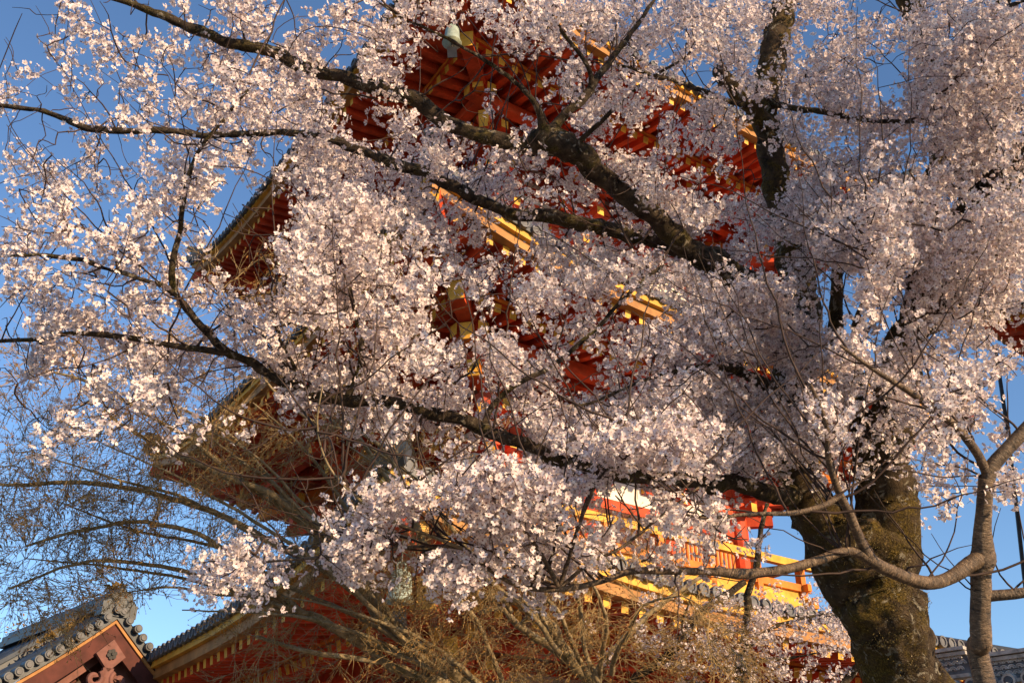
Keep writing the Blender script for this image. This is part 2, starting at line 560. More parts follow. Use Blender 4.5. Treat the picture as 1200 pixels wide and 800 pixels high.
def storey(a, h, u, b, z0, zt, bt, rail=None):
    ev = Eave(a, h, u, b, bt, zt)
    ev.sag = -.15 if h < 6 else 1.0
    R = M['red']
    # walls with pillars, beams, doors and lattice windows
    wtop = h - .75
    w = MB()
    for k in range(4):
        w.beam(fr(k, -b + .05, b - .06, z0 + (wtop - z0) / 2), fr(k, b - .05, b - .06, z0 + (wtop - z0) / 2), .08, wtop - z0, M['plaster'])
        w.beam(fr(k, -b + .05, b - .09, (wtop + h + .75) / 2), fr(k, b - .05, b - .09, (wtop + h + .75) / 2), .08, h + .75 - wtop, M['plaster'])
    wall = w.build('wall', pagoda)
    for k in range(4):
        for s in (-b, -b / 3, b / 3):
            pil = MB()
            pil.tube([fr(k, s, b, z0 - .02), fr(k, s, b, wtop + .05)], .20, R, 12)
            pil.build('pillar', wall)
    bm = MB()
    for k in range(4):
        for z, hh, pr in ((z0 + .12, .24, .10), (z0 + (wtop - z0) * .62, .20, .07), (wtop - .12, .24, .12)):
            bm.beam(fr(k, -b + .19, b + pr - .10, z), fr(k, b - .19, b + pr - .10, z), .16, hh, R)
        for z in np.arange(wtop + .35, h + .5, .42):
            bm.beam(fr(k, -b + .1, b - .0, z), fr(k, b - .1, b - .0, z), .12, .20, R)
    bm.build('tie_beam', wall)
    for k in range(4):
        d = MB()
        zt0, zt1 = z0 + .26, z0 + (wtop - z0) * .60
        for sg in (-1, 1):
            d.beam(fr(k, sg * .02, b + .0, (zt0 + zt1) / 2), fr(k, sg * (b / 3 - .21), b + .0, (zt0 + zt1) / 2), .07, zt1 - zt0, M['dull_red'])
        d.build('door', wall)
        for sg in (-1, 1):
            x = MB()
            sA, sB = sg * (b / 3 + .25), sg * (b - .25)
            for q in np.linspace(sA, sB, 14):
                x.beam(fr(k, q, b + .0, zt0 + .2), fr(k, q, b + .0, zt1 - .1), .05, .05, M['orange'], up=(0, 1, 0))
            x.build('lattice_window', wall)
    # brackets and purlin
    for k in range(4):
        for s in (-b / 3, b / 3):
            bracket(ev, b, k, s, False)
        bracket(ev, b, k, b, True)
    pu = MB()
    for nn in (b + .5, b + 1.0, b + 1.62):
        zz = ev.zb(0, nn) - .19
        for k in range(4):
            pu.beam(fr(k, -nn - .35, nn, zz - (.002 * k)), fr(k, nn + .35, nn, zz - (.002 * k)), .20, .22, R, M['ochre'], both=True)
    pu.build('purlin', pagoda)
    # eave
    e = MB(); ev.soffit(e, R)
    eo = e.build('eave', pagoda)
    for k in range(4):
        r = MB(); ev.rafters(r, R, M['ochre'], True, ks=(k,)); r.build('flying_rafter', eo)
        r = MB(); ev.rafters(r, R, M['ochre'], False, ks=(k,)); r.build('rafter', eo)
    for k in range(4):
        r = MB(); ev.hips(r, R, M['ochre'], ks=(k,)); r.build('hip_rafter', eo)
    r = MB()
    ev.strip(r, a - ev.fly - .03, a - ev.fly + .11, lambda s, n: ev.zb(s, a - ev.fly) + .085, lambda s, n: ev.zf(s, a - ev.fly) - .05, M['orange'])
    r.build('inner_fascia', eo)
    r = MB()
    ev.strip(r, a - .12, a + .05, lambda s, n: ev.zf(s, a) + .075, lambda s, n: ev.zf(s, a) + .235, M['fascia'])
    ev.strip(r, a - .06, a + .13, lambda s, n: ev.zf(s, a) + .238, lambda s, n: ev.zf(s, a) + .342, M['ochre'])
    r.build('fascia', eo)
    # roof
    t = MB(); ev.shell(t, M['tile'])
    ro = t.build('roof', pagoda)
    for k in range(4):
        t = MB(); ev.rows(t, M['tile'], ks=(k,)); t.build('cover_tile', ro, smooth=True)
        t = MB(); ev.ends(t, M['tile_end'], ks=(k,)); t.build('tile_end', ro)
        t = MB(); ev.ridges(t, M['tile'], ks=(k,)); t.build('ridge', ro)
    return ev

def balcony(zf, bb, b):
    d = MB()
    for k in range(4):
        d.beam(fr(k, -bb, (bb + b - .2) / 2, zf), fr(k, bb, (bb + b - .2) / 2, zf + .001 * k), bb - b + .2, .10, M['orange'])
        # stepped supports under the floor
        d.beam(fr(k, -bb + .02, bb - .12, zf - .22), fr(k, bb - .02, bb - .12, zf - .22), .16, .26, M['ochre'])
        d.beam(fr(k, -bb + .3, bb - .35, zf - .5), fr(k, bb - .3, bb - .35, zf - .5), .14, .26, M['plaster'])
    o = d.build('balcony', pagoda)
    r = MB()
    for j, (z, w, h, ext, m) in enumerate(((.17, .14, .20, .30, 'ochre'), (.50, .11, .14, .20, 'orange'), (.98, .13, .15, .42, 'ochre'))):
        for k in range(4):
            e = ext
            zz = zf + z + (.012 if k % 2 else 0)
            r.beam(fr(k, -bb - e, bb, zz), fr(k, bb + e, bb, zz), w, h, M[m], M['orange'], both=True)
    r.build('railing', o)
    for k in range(4):
        for s in np.linspace(-bb, bb, 7)[:-1]:
            r = MB()
            r.beam(fr(k, s, bb, zf + .05), fr(k, s, bb, zf + 1.06 if abs(abs(s) - bb) < .01 else zf + .92), .14, .14, M['orange'], up=(0, 1, 0))
            r.build('railing_post', o)
    r = MB()
    for k in range(4):
        r.beam(fr(k, -bb + .08, bb - .03, zf + .36), fr(k, bb - .08, bb - .03, zf + .36), .03, .20, M['ochre'])
    r.build('plaster_panel', o)

B1, B2, B3 = 3.3, 3.0, 2.7
pd = MB()
pd.box((0, 0, .30), 10.4, 10.4, .6, M['stone'])
pd.box((0, 0, .75), 9.4, 9.4, .3, M['stone'])
pd.build('podium', pagoda)
E1 = storey(7.216, 4.62, .767, B1, .90, 6.00, 3.55)
balcony(6.22, 3.78, B2)
E2 = storey(6.52, 9.62, .767, B2, 6.20, 11.0, 3.25)
balcony(11.2, 3.45, B3)
E3 = storey(6.402, 15.10, .767, B3, 11.2, 20.2, .35)
fi = MB()
fi.box((0, 0, 20.4), 1.1, 1.1, .7, M['bronze'])
fi.tube([(0, 0, 20.7), (0, 0, 29)], [.12, .05], M['bronze'], 10)
for i in range(9):
    z = 22 + i * .55
    rr = .62 - i * .03
    fi.tube([(rr * math.cos(t), rr * math.sin(t), z) for t in np.linspace(0, 2 * PI, 20)], .05, M['bronze'], 6, cap=False)
    for q in range(4):
        fi.beam((0, 0, z), (rr * math.cos(q * PI / 2), rr * math.sin(q * PI / 2), z), .04, .04, M['bronze'])
fi.tube([(0, 0, 28.4), (0, 0, 28.6), (0, 0, 28.9), (0, 0, 29.2)], [.05, .2, .2, .02], M['bronze'], 12)
fi.build('finial', pagoda)

# wind bells hanging from the roof corners
def bell(p, label, drop):
    o = empty('wind_bell', p)
    tag(o, label, 'bell', 'wind bells hanging from the pagoda roof corners')
    b = MB()
    a = np.linspace(0, 1, 9)
    prof = [(.02, -.20), (.08, -.215), (.115, -.26), (.125, -.34), (.13, -.44), (.145, -.52), (.17, -.57), (.15, -.575), (.10, -.40)]
    b.tube([(0, 0, z) for r, z in prof], [r for r, z in prof], M['bronze'], 14)
    b.build('bell_body', o, True)
    b = MB()
    b.tube([(0, 0, drop - .12), (0, 0, -.20)], .014, M['black'], 6)
    b.tube([(.05 * math.cos(t), 0, -.17 + .05 * math.sin(t)) for t in np.linspace(0, 2 * PI, 12)], .012, M['bronze'], 6, cap=False)
    b.build('hook', o)
    b = MB()
    b.tube([(0, 0, -.40), (0, 0, -.66)], .012, M['black'], 6)
    b.beam((0, 0, -.66), (.02, 0, -.90), .16, .012, M['black'], up=(0, 1, 0))
    b.build('clapper', o)
for ev, lab in ((E3, 'pale green bronze wind bell hanging from the topmost roof corner of the pagoda'),
                (E1, 'grey green wind bell hanging from the lowest pagoda roof above bare twigs')):
    n = ev.a - (.38 if ev is E3 else .30)
    dz = 1.05 if ev is E3 else .30
    p = to_world(fr(0, n, n, ev.zf(n, n) - dz))
    bell(p, lab, dz)

# ------------------------------------------------------------------ gate house with gable, lower left
def gate_house():
    ap = at(126, 738, 16.5)                      # peak of the bargeboards
    al = math.radians(45)
    gl = np.array([-math.cos(al), -math.sin(al), 0])   # along the gable, towards its left eave
    ou = np.array([math.sin(al), -math.cos(al), 0])    # out of the gable
    base = np.array([ap[0], ap[1], 0]) - ou * 2.0
    o = empty('gate_house', base)
    tag(o, 'small tiled gate house with a dull red gable and mossy ridge end at lower left', 'gate house')
    Wd, Hd = 2.6, 2.0
    def prof(q):                                    # concave slope, q from 0 at the ridge to 1 at the eave
        return Hd * (q * 1.22 - .22 * q * q)
    def P(q, sd, dz, n=0.0):
        return ap + gl * (q * Wd * sd) + np.array([0, 0, -prof(q) + dz]) + ou * n
    qs = np.linspace(0, 1, 13)
    # roof slopes
    r = MB()
    for sd in (1, -1):
        top = np.array([[P(q, sd, .30, n) for n in (.30, -4.5)] for q in qs])
        bot = np.array([[P(q, sd, .14, n) for n in (.30, -4.5)] for q in qs])
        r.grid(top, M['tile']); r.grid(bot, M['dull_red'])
        for n in (.30, -4.5):
            r.grid(np.array([[P(q, sd, .30, n), P(q, sd, .14, n)] for q in qs]), M['tile'])
        r.grid(np.array([[P(1, sd, .30, n), P(1, sd, .14, n)] for n in (.30, -4.5)]), M['tile'])
    ro = r.build('roof', o, off=base)
    c = MB()
    for sd in (1, -1):
        for n in np.arange(.14, -4.5, -.26):
            if -1.0 < n < -.55:
                continue
            c.tube([P(q, sd, .31, n) for q in qs], .085, M['tile'], 8)
    c.build('cover_tile', ro, True, off=base)
    c = MB()
    for sd in (1, -1):                              # descending ridges beside the verge
        for j, (w, dz) in enumerate(((.34, .35), (.26, .43))):
            for q0, q1 in zip(qs[:-2], qs[1:-1]):
                c.beam(P(q0, sd, dz, -.78), P(q1, sd, dz, -.78), w, .085, M['tile'])
        c.tube([P(q, sd, .50, -.78) for q in qs[:-1]], .085, M['tile'], 8)
    for j, (w, dz) in enumerate(((.44, .36), (.36, .46))):
        c.beam(ap + ou * .1 + [0, 0, dz], ap - ou * 4.4 + [0, 0, dz], w, .11, M['tile'])
    c.tube([ap + ou * .14 + [0, 0, .55], ap - ou * 4.4 + [0, 0, .55]], .10, M['tile'], 8)
    c.build('ridge', ro, off=base)
    rgt = np.random.default_rng(77)
    # round verge tiles facing out of the gable
    c = MB()
    for sd in (1, -1):
        for q in np.arange(.02, 1.0, .052):
            p = P(q, sd, .30, .30)
            p = p + rgt.normal(size=3) * .008
            c.tube([p - ou * .25, p + ou * .10], .070, M['tile'], 12)
            c.tube([p + ou * .10, p + ou * .12], [.052, .045], M['tile_end'], 12)
    c.build('tile_end', ro, off=base)
    # ridge end ornament with dry moss
    c = MB()
    tp = ap + ou * .2 + np.array([0, 0, .36])
    for x, z, r_, dy in ((-.26, .02, .13, 0), (.26, .02, .13, 0), (-.16, .2, .12, .02), (.16, .2, .12, .02), (0, .06, .2, .03), (0, .32, .12, 0)):
        x, z, r_ = x * .75, z * .7, r_ * .8
        p = tp + gl * x + [0, 0, z] + ou * dy
        c.tube([p - ou * .15, p + ou * .08, p + ou * .12], [r_, r_, r_ * .6], M['tile'], 12)
    c.beam(tp - gl * .3 + [0, 0, -.08], tp + gl * .3 + [0, 0, -.08], .26, .22, M['tile'])
    c.build('ridge_end_tile', ro, off=base)
    rg = np.random.default_rng(3)
    V = []
    for i in range(420):
        a = rg.normal(size=3); a /= np.linalg.norm(a)
        p = tp + np.array([0, 0, .22]) - ou * .1 + a * np.array([.17, .17, .20]) * rg.uniform(.4, 1)
        if i > 330:
            p = P(rg.uniform(.2, .42), 1, .5 + rg.uniform(0, .12), rg.uniform(-.3, .25))
        d = rg.normal(size=3) * .05; e = rg.normal(size=3) * .05
        V.append((p, p + d, p + e))
    mm = MB()
    for q in V:
        mm.face(q, M['moss_plant'])
    mm.build('moss_tuft', o, off=base)
    # bargeboards with ochre upper edge
    for sd in (1, -1):
        b = MB()
        for q0, q1 in zip(qs[:-1], qs[1:]):
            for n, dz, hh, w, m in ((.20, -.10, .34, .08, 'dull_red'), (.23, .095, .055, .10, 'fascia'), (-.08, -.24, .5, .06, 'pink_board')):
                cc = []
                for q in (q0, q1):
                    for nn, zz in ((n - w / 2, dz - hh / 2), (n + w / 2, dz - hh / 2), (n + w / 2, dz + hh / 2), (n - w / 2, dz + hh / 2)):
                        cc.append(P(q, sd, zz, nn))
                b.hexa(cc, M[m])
        b.build('bargeboard', o, off=base)
    # gable wall
    w = MB()
    pts = [P(q, 1, -.15, -.35) for q in qs[::-1]] + [P(q, -1, -.15, -.35) for q in qs[1:]]
    zb = ap[2] - Hd - .1
    low = [np.array([p[0], p[1], zb]) for p in pts]
    for i in range(len(pts) - 1):
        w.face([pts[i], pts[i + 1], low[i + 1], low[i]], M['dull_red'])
    for sd in (1, -1):
        w.beam(P(.55, sd, -.75, -.30), P(.05, sd, -.75, -.30), .1, .2, M['dark'])
    w.build('gable_wall', o, off=base)
    # body below: posts and walls to the ground
    w = MB()
    ctr = ap - ou * 2.4
    for n0 in (-.5, -4.1):
        for s in (-1.6, 0, 1.6):
            p = ap + ou * n0 + gl * s
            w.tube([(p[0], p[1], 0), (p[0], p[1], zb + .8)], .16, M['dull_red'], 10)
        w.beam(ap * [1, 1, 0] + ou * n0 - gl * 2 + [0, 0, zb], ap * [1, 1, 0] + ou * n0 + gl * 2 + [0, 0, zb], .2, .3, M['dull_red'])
    w.build('post', o, off=base)
    w = MB()
    for s in (-1.55, 1.55):
        p = ap * [1, 1, 0] + gl * s + [0, 0, zb / 2]
        w.beam(p - ou * .6, p - ou * 4.0, .1, zb + .6, M['plaster'])
    w.build('side_wall', o, off=base)
    # hanging gable ornament: diamond with a six petalled boss and two scrolls
    gg = MB()
    gc = ap + ou * .33 + np.array([0, 0, -.47])
    def G(x, z, n): return gc + gl * -x + np.array([0, 0, z]) + ou * n
    dia = [(0, .27), (.25, .02), (0, -.24), (-.25, .02)]
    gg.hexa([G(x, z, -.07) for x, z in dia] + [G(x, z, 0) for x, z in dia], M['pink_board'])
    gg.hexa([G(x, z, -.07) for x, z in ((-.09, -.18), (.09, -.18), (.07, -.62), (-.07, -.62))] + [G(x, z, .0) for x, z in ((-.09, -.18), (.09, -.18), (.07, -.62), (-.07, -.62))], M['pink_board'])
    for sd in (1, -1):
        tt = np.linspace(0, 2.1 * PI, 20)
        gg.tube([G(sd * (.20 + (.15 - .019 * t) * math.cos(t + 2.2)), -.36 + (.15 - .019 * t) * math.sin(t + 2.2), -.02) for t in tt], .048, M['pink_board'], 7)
    go = gg.build('gable_pendant', o, off=base)
    bb = MB()
    for i in range(6):
        t = i * PI / 3 + .3
        bb.tube([G(.055 * math.cos(t), .03 + .055 * math.sin(t), -.01), G(.055 * math.cos(t), .03 + .055 * math.sin(t), .035)], .034, M['black'], 8)
    bb.tube([G(0, .03, 0), G(0, .03, .06)], [.035, .02], M['black'], 8)
    bb.build('boss', go, off=base)
gate_house()

# ------------------------------------------------------------------ red tower gate whose roof corner shows at the right edge
def tower_gate():
    cor = at(1146, 376, 25)
    dr = nrm([.82, .57, 0]); df = nrm([.57, -.82, 0])
    a = 5.0
    ctr = cor + dr * a + df * a
    th = math.atan2(df[1], df[0]) + PI / 2         # side 0 looks along df
    h = cor[2] - .5
    o = empty('tower_gate', (ctr[0], ctr[1], 0), th)
    tag(o, 'tall red gate tower with a dark tiled roof corner showing at the right edge', 'gate tower')
    b = 2.9
    ev = Eave(a, h, .5, b, .4, h + 2.6, fly=.9, step=.30)
    e = MB(); ev.soffit(e, M['red']); eo = e.build('eave', o)
    r = MB(); ev.rafters(r, M['red'], M['ochre'], True); r.build('flying_rafter', eo)
    r = MB(); ev.rafters(r, M['red'], M['ochre'], False); r.build('rafter', eo)
    for k in range(4):
        r = MB(); ev.hips(r, M['red'], M['ochre'], ks=(k,)); r.build('hip_rafter', eo)
    r = MB(); ev.strip(r, a - .12, a + .05, lambda s, n: ev.zf(s, a) + .075, lambda s, n: ev.zf(s, a) + .25, M['fascia']); r.build('fascia', eo)
    t = MB(); ev.shell(t, M['tile']); ro = t.build('roof', o)
    t = MB(); ev.rows(t, M['tile']); t.build('cover_tile', ro, True)
    t = MB(); ev.ends(t, M['tile_end']); t.build('tile_end', ro)
    for k in range(4):
        t = MB(); ev.ridges(t, M['tile'], ks=(k,)); t.build('ridge', ro)
    t = MB()
    t.tube([(0, 0, h + 2.4), (0, 0, h + 2.9), (0, 0, h + 3.1), (0, 0, h + 3.5)], [.5, .4, .45, .02], M['tile'], 12); t.build('roof_finial', ro)
    for k in range(4):
        for s in (-b, -b / 3, b / 3):
            p = MB()
            q = fr(k, s, b, 0)
            p.box((q[0], q[1], .15), .7, .7, .3, M['stone'])
            p.tube([(q[0], q[1], .3), (q[0], q[1], h + .35)], .2, M['red'], 12)
            p.build('post', o)
    w = MB()
    for k in range(4):
        w.beam(fr(k, -b + .1, b - .1, h - 2.4), fr(k, b - .1, b - .1, h - 2.4), .08, 5.2, M['plaster'])
        for z in (h + .25, h - 1.2, h - 2.6, h - 4.8):
            w.beam(fr(k, -b - .3, b, z + .004 * k), fr(k, b + .3, b, z + .004 * k), .18, .28, M['red'], M['ochre'], both=True)
    w.build('wall', o)
    # cable hanging down beside it
    top, q1 = at(1166, 405, 24), at(1203, 690, 22)
    c = MB()
    d = q1 - top
    end = top + d * (top[2] / -d[2])
    c.tube([top + (end - top) * t + np.array([math.sin(t * 9) * .03, 0, 0]) for t in np.linspace(0, 1, 24)], .045, M['black'], 6)
    tag(c.build('cable'), 'thin dark cable hanging straight down from the gate tower eave against blue sky', 'cable')
tower_gate()

# ------------------------------------------------------------------ tiled roof with openwork ridge, lower right
def ridge_house():
    p0, p1 = at(1085, 766, 15), at(1290, 772, 13.4)
    p1[2] = p0[2]
    d = nrm((p1 - p0) * [1, 1, 0]); n = nrm(np.cross(d, [0, 0, 1]))
    if n[1] > 0: n = -n
    L = np.linalg.norm((p1 - p0)[:2])
    base = np.array([(p0[0] + p1[0]) / 2, (p0[1] + p1[1]) / 2, 0])
    zr = p0[2]
    o = empty('tiled_house', base)
    tag(o, 'low house roof with pale openwork ridge tiles showing behind the slim trunk', 'house')
    def Q(s, nn, z): return p0 * [1, 1, 0] + d * s + n * nn + np.array([0, 0, z])
    r = MB()
    for sg in (1, -1):
        P = np.array([[Q(s, sg * q * 2.6, zr - .55 - q * 1.5 + .25 * q * q) for q in np.linspace(.03, 1, 7)] for s in (0, L)])
        r.grid(P, M['tile_pale'])
        for s in np.arange(.1, L, .26):
            r.tube([Q(s, sg * q * 2.62, zr - .53 - q * 1.5 + .25 * q * q) for q in np.linspace(.05, 1.02, 6)], .075, M['tile_pale'], 8)
    ro = r.build('roof', o, off=base)
    r = MB()
    for s0, s1, dz in ((0, .62, 0.03), (.66, L, -.12)):
        r.beam(Q(s0, 0, zr - .035 + dz), Q(s1, 0, zr - .035 + dz), .30, .05, M['tile_pale'])
        r.beam(Q(s0, 0, zr - .10 + dz), Q(s1, 0, zr - .10 + dz), .22, .05, M['tile_pale'])
        r.beam(Q(s0, 0, zr - .29 + dz), Q(s1, 0, zr - .29 + dz), .10, .30, M['tile_end'])
        for j, z in enumerate((-.17, -.25, -.33)):
            for s in np.arange(s0 + .05 + (j % 2) * .055, s1 - .04, .11):
                for rr in (.052, .028):
                    r.tube([Q(s + rr * math.cos(t), .065, zr + z + dz + rr * math.sin(t)) for t in np.linspace(0, PI, 8)], .011, M['tile_pale'], 5)
        r.beam(Q(s0, 0, zr - .42 + dz), Q(s1, 0, zr - .42 + dz), .26, .05, M['tile_pale'])
    for s in np.arange(.12, L, .26):
        r.tube([Q(s, .05, zr - .52), Q(s, .2, zr - .54)], .092, M['tile_pale'], 12)
        r.tube([Q(s, .2, zr - .54), Q(s, .215, zr - .54)], [.068, .05], M['tile'], 12)
    r.build('openwork_ridge', ro, off=base)
    w = MB()
    for sg in (1, -1):
        w.beam(Q(.2, sg * 2.0, (zr - 1.4) / 2), Q(L - .2, sg * 2.0, (zr - 1.4) / 2), .15, zr - 1.4, M['plaster'])
    for s in (.2, L - .2):
        w.beam(Q(s, -1.92, (zr - 1.4) / 2), Q(s, 1.92, (zr - 1.4) / 2), .15, zr - 1.4, M['plaster'])
    w.build('wall', o, off=base)
ridge_house()

# ------------------------------------------------------------------ trees
class Tree:
    def __init__(self, name, label, cat, barkm, twigm, base, group=None):
        self.root = empty(name, base)
        self.base = np.asarray(base, float)
        tag(self.root, label, cat, group)
        self.bark, self.twigm = barkm, twigm
        self.br = []            # (object, points, radii)
    def limb(self, name, pts, per=8, sides=16, mat=None, rough=.10, fine=0.0):
        """pts: (px, py, depth, half width in photo pixels) or ('w', x, y, z, r)"""
        P, R = [], []
        for p in pts:
            if p[0] == 'w':
                P.append(np.array(p[1:4], float)); R.append(p[4])
            else:
                P.append(at(p[0], p[1], p[2])); R.append(p[3] * p[2] / FPX)
        P = catmull(P, per)
        R = catmull(np.array(R)[:, None], per)[:, 0]
        R = np.maximum(R * (.88 if R.max() < .12 else 1), .0015)
        n = len(P)
        # small natural wander
        wob = np.array([mnoise.noise_vector(MV(p * 3.1)) for p in P])
        wob2 = np.array([mnoise.noise_vector(MV(p * 9.0 + np.array([5., 3., 1.]))) for p in P])
        wa = .22 if self.bark is M['slim_bark'] else 1.0
        P2 = P + wa * wob * (R * .8 * np.minimum(1, .05 / R))[:, None] + wa * wob2 * (R * .55 * np.minimum(1, .05 / R))[:, None]
        V, F = tube_arrays(P2, R, sides)
        C = np.repeat(P2, sides, 0)
        dirs = V - C
        rr = np.linalg.norm(dirs, axis=1, keepdims=True) + 1e-9
        sc = 1 / np.maximum(.02, np.repeat(R, sides))
        k = np.array([mnoise.noise(MV(v * min(s, 16) * .55)) + .5 * mnoise.noise(MV(v * min(s, 40) * 1.7)) for v, s in zip(V, sc)])
        V = V + dirs * (k * rough)[:, None]
        if not fine and R.max() > .02 and mat is None and self.bark is M['limb_bark']:
            fine = .006
        if fine:
            k2 = np.array([mnoise.turbulence(MV(v * (9 if fine > .01 else 22)), 4, False) for v in V]) - .6
            V = V + dirs / rr * (k2 * fine)[:, None]
        L = F.ravel()
        S = np.arange(len(F)) * 4
        tip = np.arange(sides) + (n - 1) * sides
        L = np.concatenate([L, tip]); S = np.concatenate([S, [len(F) * 4]])
        o = link_mesh(name, V - self.base, L, S, [mat or self.bark], None, self.root, True)
        al = np.concatenate([[0], np.cumsum(np.linalg.norm(np.diff(P2, axis=0), axis=1))])
        aa = np.arange(sides) / sides * 2 * PI
        bk = np.stack([np.cos(aa)[None] * R[:, None], np.sin(aa)[None] * R[:, None], np.repeat(al[:, None], sides, 1)], -1).reshape(-1, 3)
        at_ = o.data.attributes.new('bark', 'FLOAT_VECTOR', 'POINT')
        at_.data.foreach_set('vector', bk.astype(np.float32).ravel())
        self.br.append((o, P2, R))
        return o

def grow(P0, path0, A, bf=.35, seg=.10, bend=.10, rng=RNG, jit=.012):
    """join attractor points to a skeleton, nearest first, by a spanning tree that favours short ways back to the limbs"""
    nb = len(P0)
    N = list(map(np.asarray, P0)); par = [-1] * nb; path = list(path0); leaf = [-1] * nb
    A = np.asarray(A); m = len(A)
    best = np.full(m, 1e9); bi = np.zeros(m, int); bd = np.zeros(m)
    NP = np.array(P0); PA = np.array(path0)
    for s in range(0, m, 200):
        D = np.linalg.norm(A[s:s + 200, None] - NP[None], axis=2)
        Cst = D + bf * PA[None]
        j = Cst.argmin(1)
        best[s:s + 200] = Cst[np.arange(len(j)), j]; bi[s:s + 200] = j
    done = np.zeros(m, bool)
    for _ in range(m):
        q = np.where(done, 1e9, best).argmin()
        done[q] = True
        p, e = bi[q], A[q]
        st = N[p]
        L = np.linalg.norm(e - st)
        k = max(1, int(math.ceil(L / seg)))
        off = rng.normal(size=3) * bend * L
        off[2] += .04 * L
        first = len(N)
        prev = p
        for i in range(1, k + 1):
            t = i / k
            x = st + (e - st) * t + off * math.sin(PI * t) + (rng.normal(size=3) * jit if i < k else 0)
            N.append(x); par.append(prev)
            path.append(path[prev] + np.linalg.norm(x - N[prev])); leaf.append(q if i == k else -1)
            prev = len(N) - 1
        X = np.array(N[first:]); PX = np.array(path[first:])
        Cst = np.linalg.norm(A[:, None] - X[None], axis=2) + bf * PX[None]
        j = Cst.argmin(1); v = Cst[np.arange(m), j]
        up = v < best
        best[up] = v[up]; bi[up] = first + j[up]
    return np.array(N), np.array(par), np.array(leaf)

def twig_meshes(N, par, nb, own, r0, power, rmax):
    """tubes along the grown twigs, one batch of arrays per owning limb"""
    n = len(N)
    tips = np.zeros(n); ch = [[] for _ in range(n)]
    for i in range(nb, n):
        ch[par[i]].append(i)
    for i in range(n - 1, nb - 1, -1):
        if not ch[i]: tips[i] = 1
        if par[i] >= 0: tips[par[i]] += tips[i]
    out = {}
    owner = np.full(n, -1); owner[:nb] = own
    for i in range(nb, n):
        owner[i] = owner[par[i]]
    R = np.minimum(r0 * np.maximum(tips, 1) ** power, rmax[owner])
    starts = []
    for i in range(n):
        kids = ch[i]
        if not kids: continue
        if i < nb:
            starts += [(i, k) for k in kids]
        else:
            main = max(kids, key=lambda k: tips[k])
            starts += [(i, k) for k in kids if k != main]
    for a, k in starts:
        c = [a, k]
        while ch[c[-1]]:
            c.append(max(ch[c[-1]], key=lambda q: tips[q]))
        pts = N[c]
        rr = R[c].copy(); rr[0] = rr[1]; rr[-1] *= .6
        if len(pts) == 2:
            pts = np.array([pts[0], pts.mean(0), pts[1]]); rr = np.array([rr[0], rr.mean(), rr[1]])
        pts = catmull(pts, 2); rr = np.interp(np.linspace(0, 1, len(pts)), np.linspace(0, 1, len(rr)), rr)
        V, F = tube_arrays(pts, rr, 5 if rr[0] > .004 else 4)
        out.setdefault(int(owner[k]), []).append((V, F))
    return out, owner

def join_tubes(lst):
    V, F, b = [], [], 0
    for v, f in lst:
        V.append(v); F.append(f + b); b += len(v)
    return np.vstack(V), np.vstack(F)

# flower templates: five notched petals, a dark eye and a stalk
def flower(rng, cup, bud=False):
    V, F, Mt = [], [], []
    for i in range(5):
        a = i * 2 * PI / 5 + rng.normal() * .08
        c, s = math.cos(a), math.sin(a)
        w = .40 * rng.uniform(.9, 1.12); cp = cup * rng.uniform(.6, 1.4); ln = rng.uniform(.92, 1.06)
        loc = [(.08, 0, 0), (.55, w * .95, .14 * cp), (.55, -w * .95, .14 * cp), (1.0, w * .52, .44 * cp), (1.0, -w * .52, .44 * cp), (.86, 0, .26 * cp)]
        if bud:
            loc = [(x * .45, y * .75, z + x * .9) for x, y, z in loc]
        b = len(V)
        for x, y, z in loc:
            x *= ln
            V.append((x * c - y * s, x * s + y * c, z))
        for f in ((0, 2, 4, 5), (0, 5, 3, 1)):
            F.append([b + j for j in f]); Mt.append(0)
    b = len(V)                                   # eye: a small star
    V.append((0, 0, .10))
    for i in range(6):
        a = i * 2 * PI / 6
        r = .24 if i % 2 == 0 else .13
        V.append((r * math.cos(a), r * math.sin(a), .07 + .10 * cup))
    for i in range(6):
        F.append([b, b + 1 + i, b + 1 + (i + 1) % 6]); Mt.append(1)
    b = len(V)                                   # calyx and stalk
    for z, r in ((-.02, .12), (-.40, .05), (-1.3, .035)):
        for i in range(3):
            a = i * 2 * PI / 3
            V.append((r * math.cos(a), r * math.sin(a), z))
    for l in range(2):
        for i in range(3):
            F.append([b + l * 3 + i, b + l * 3 + (i + 1) % 3, b + l * 3 + 3 + (i + 1) % 3, b + l * 3 + 3 + i]); Mt.append(2)
    return np.array(V), F, np.array(Mt)

_fr = np.random.default_rng(5)
FLOW = [flower(_fr, c) for c in (.3, .55, .8, 1.1, .4, .7, 1.5, .95)] + [flower(_fr, .8, True), flower(_fr, .6, True)]

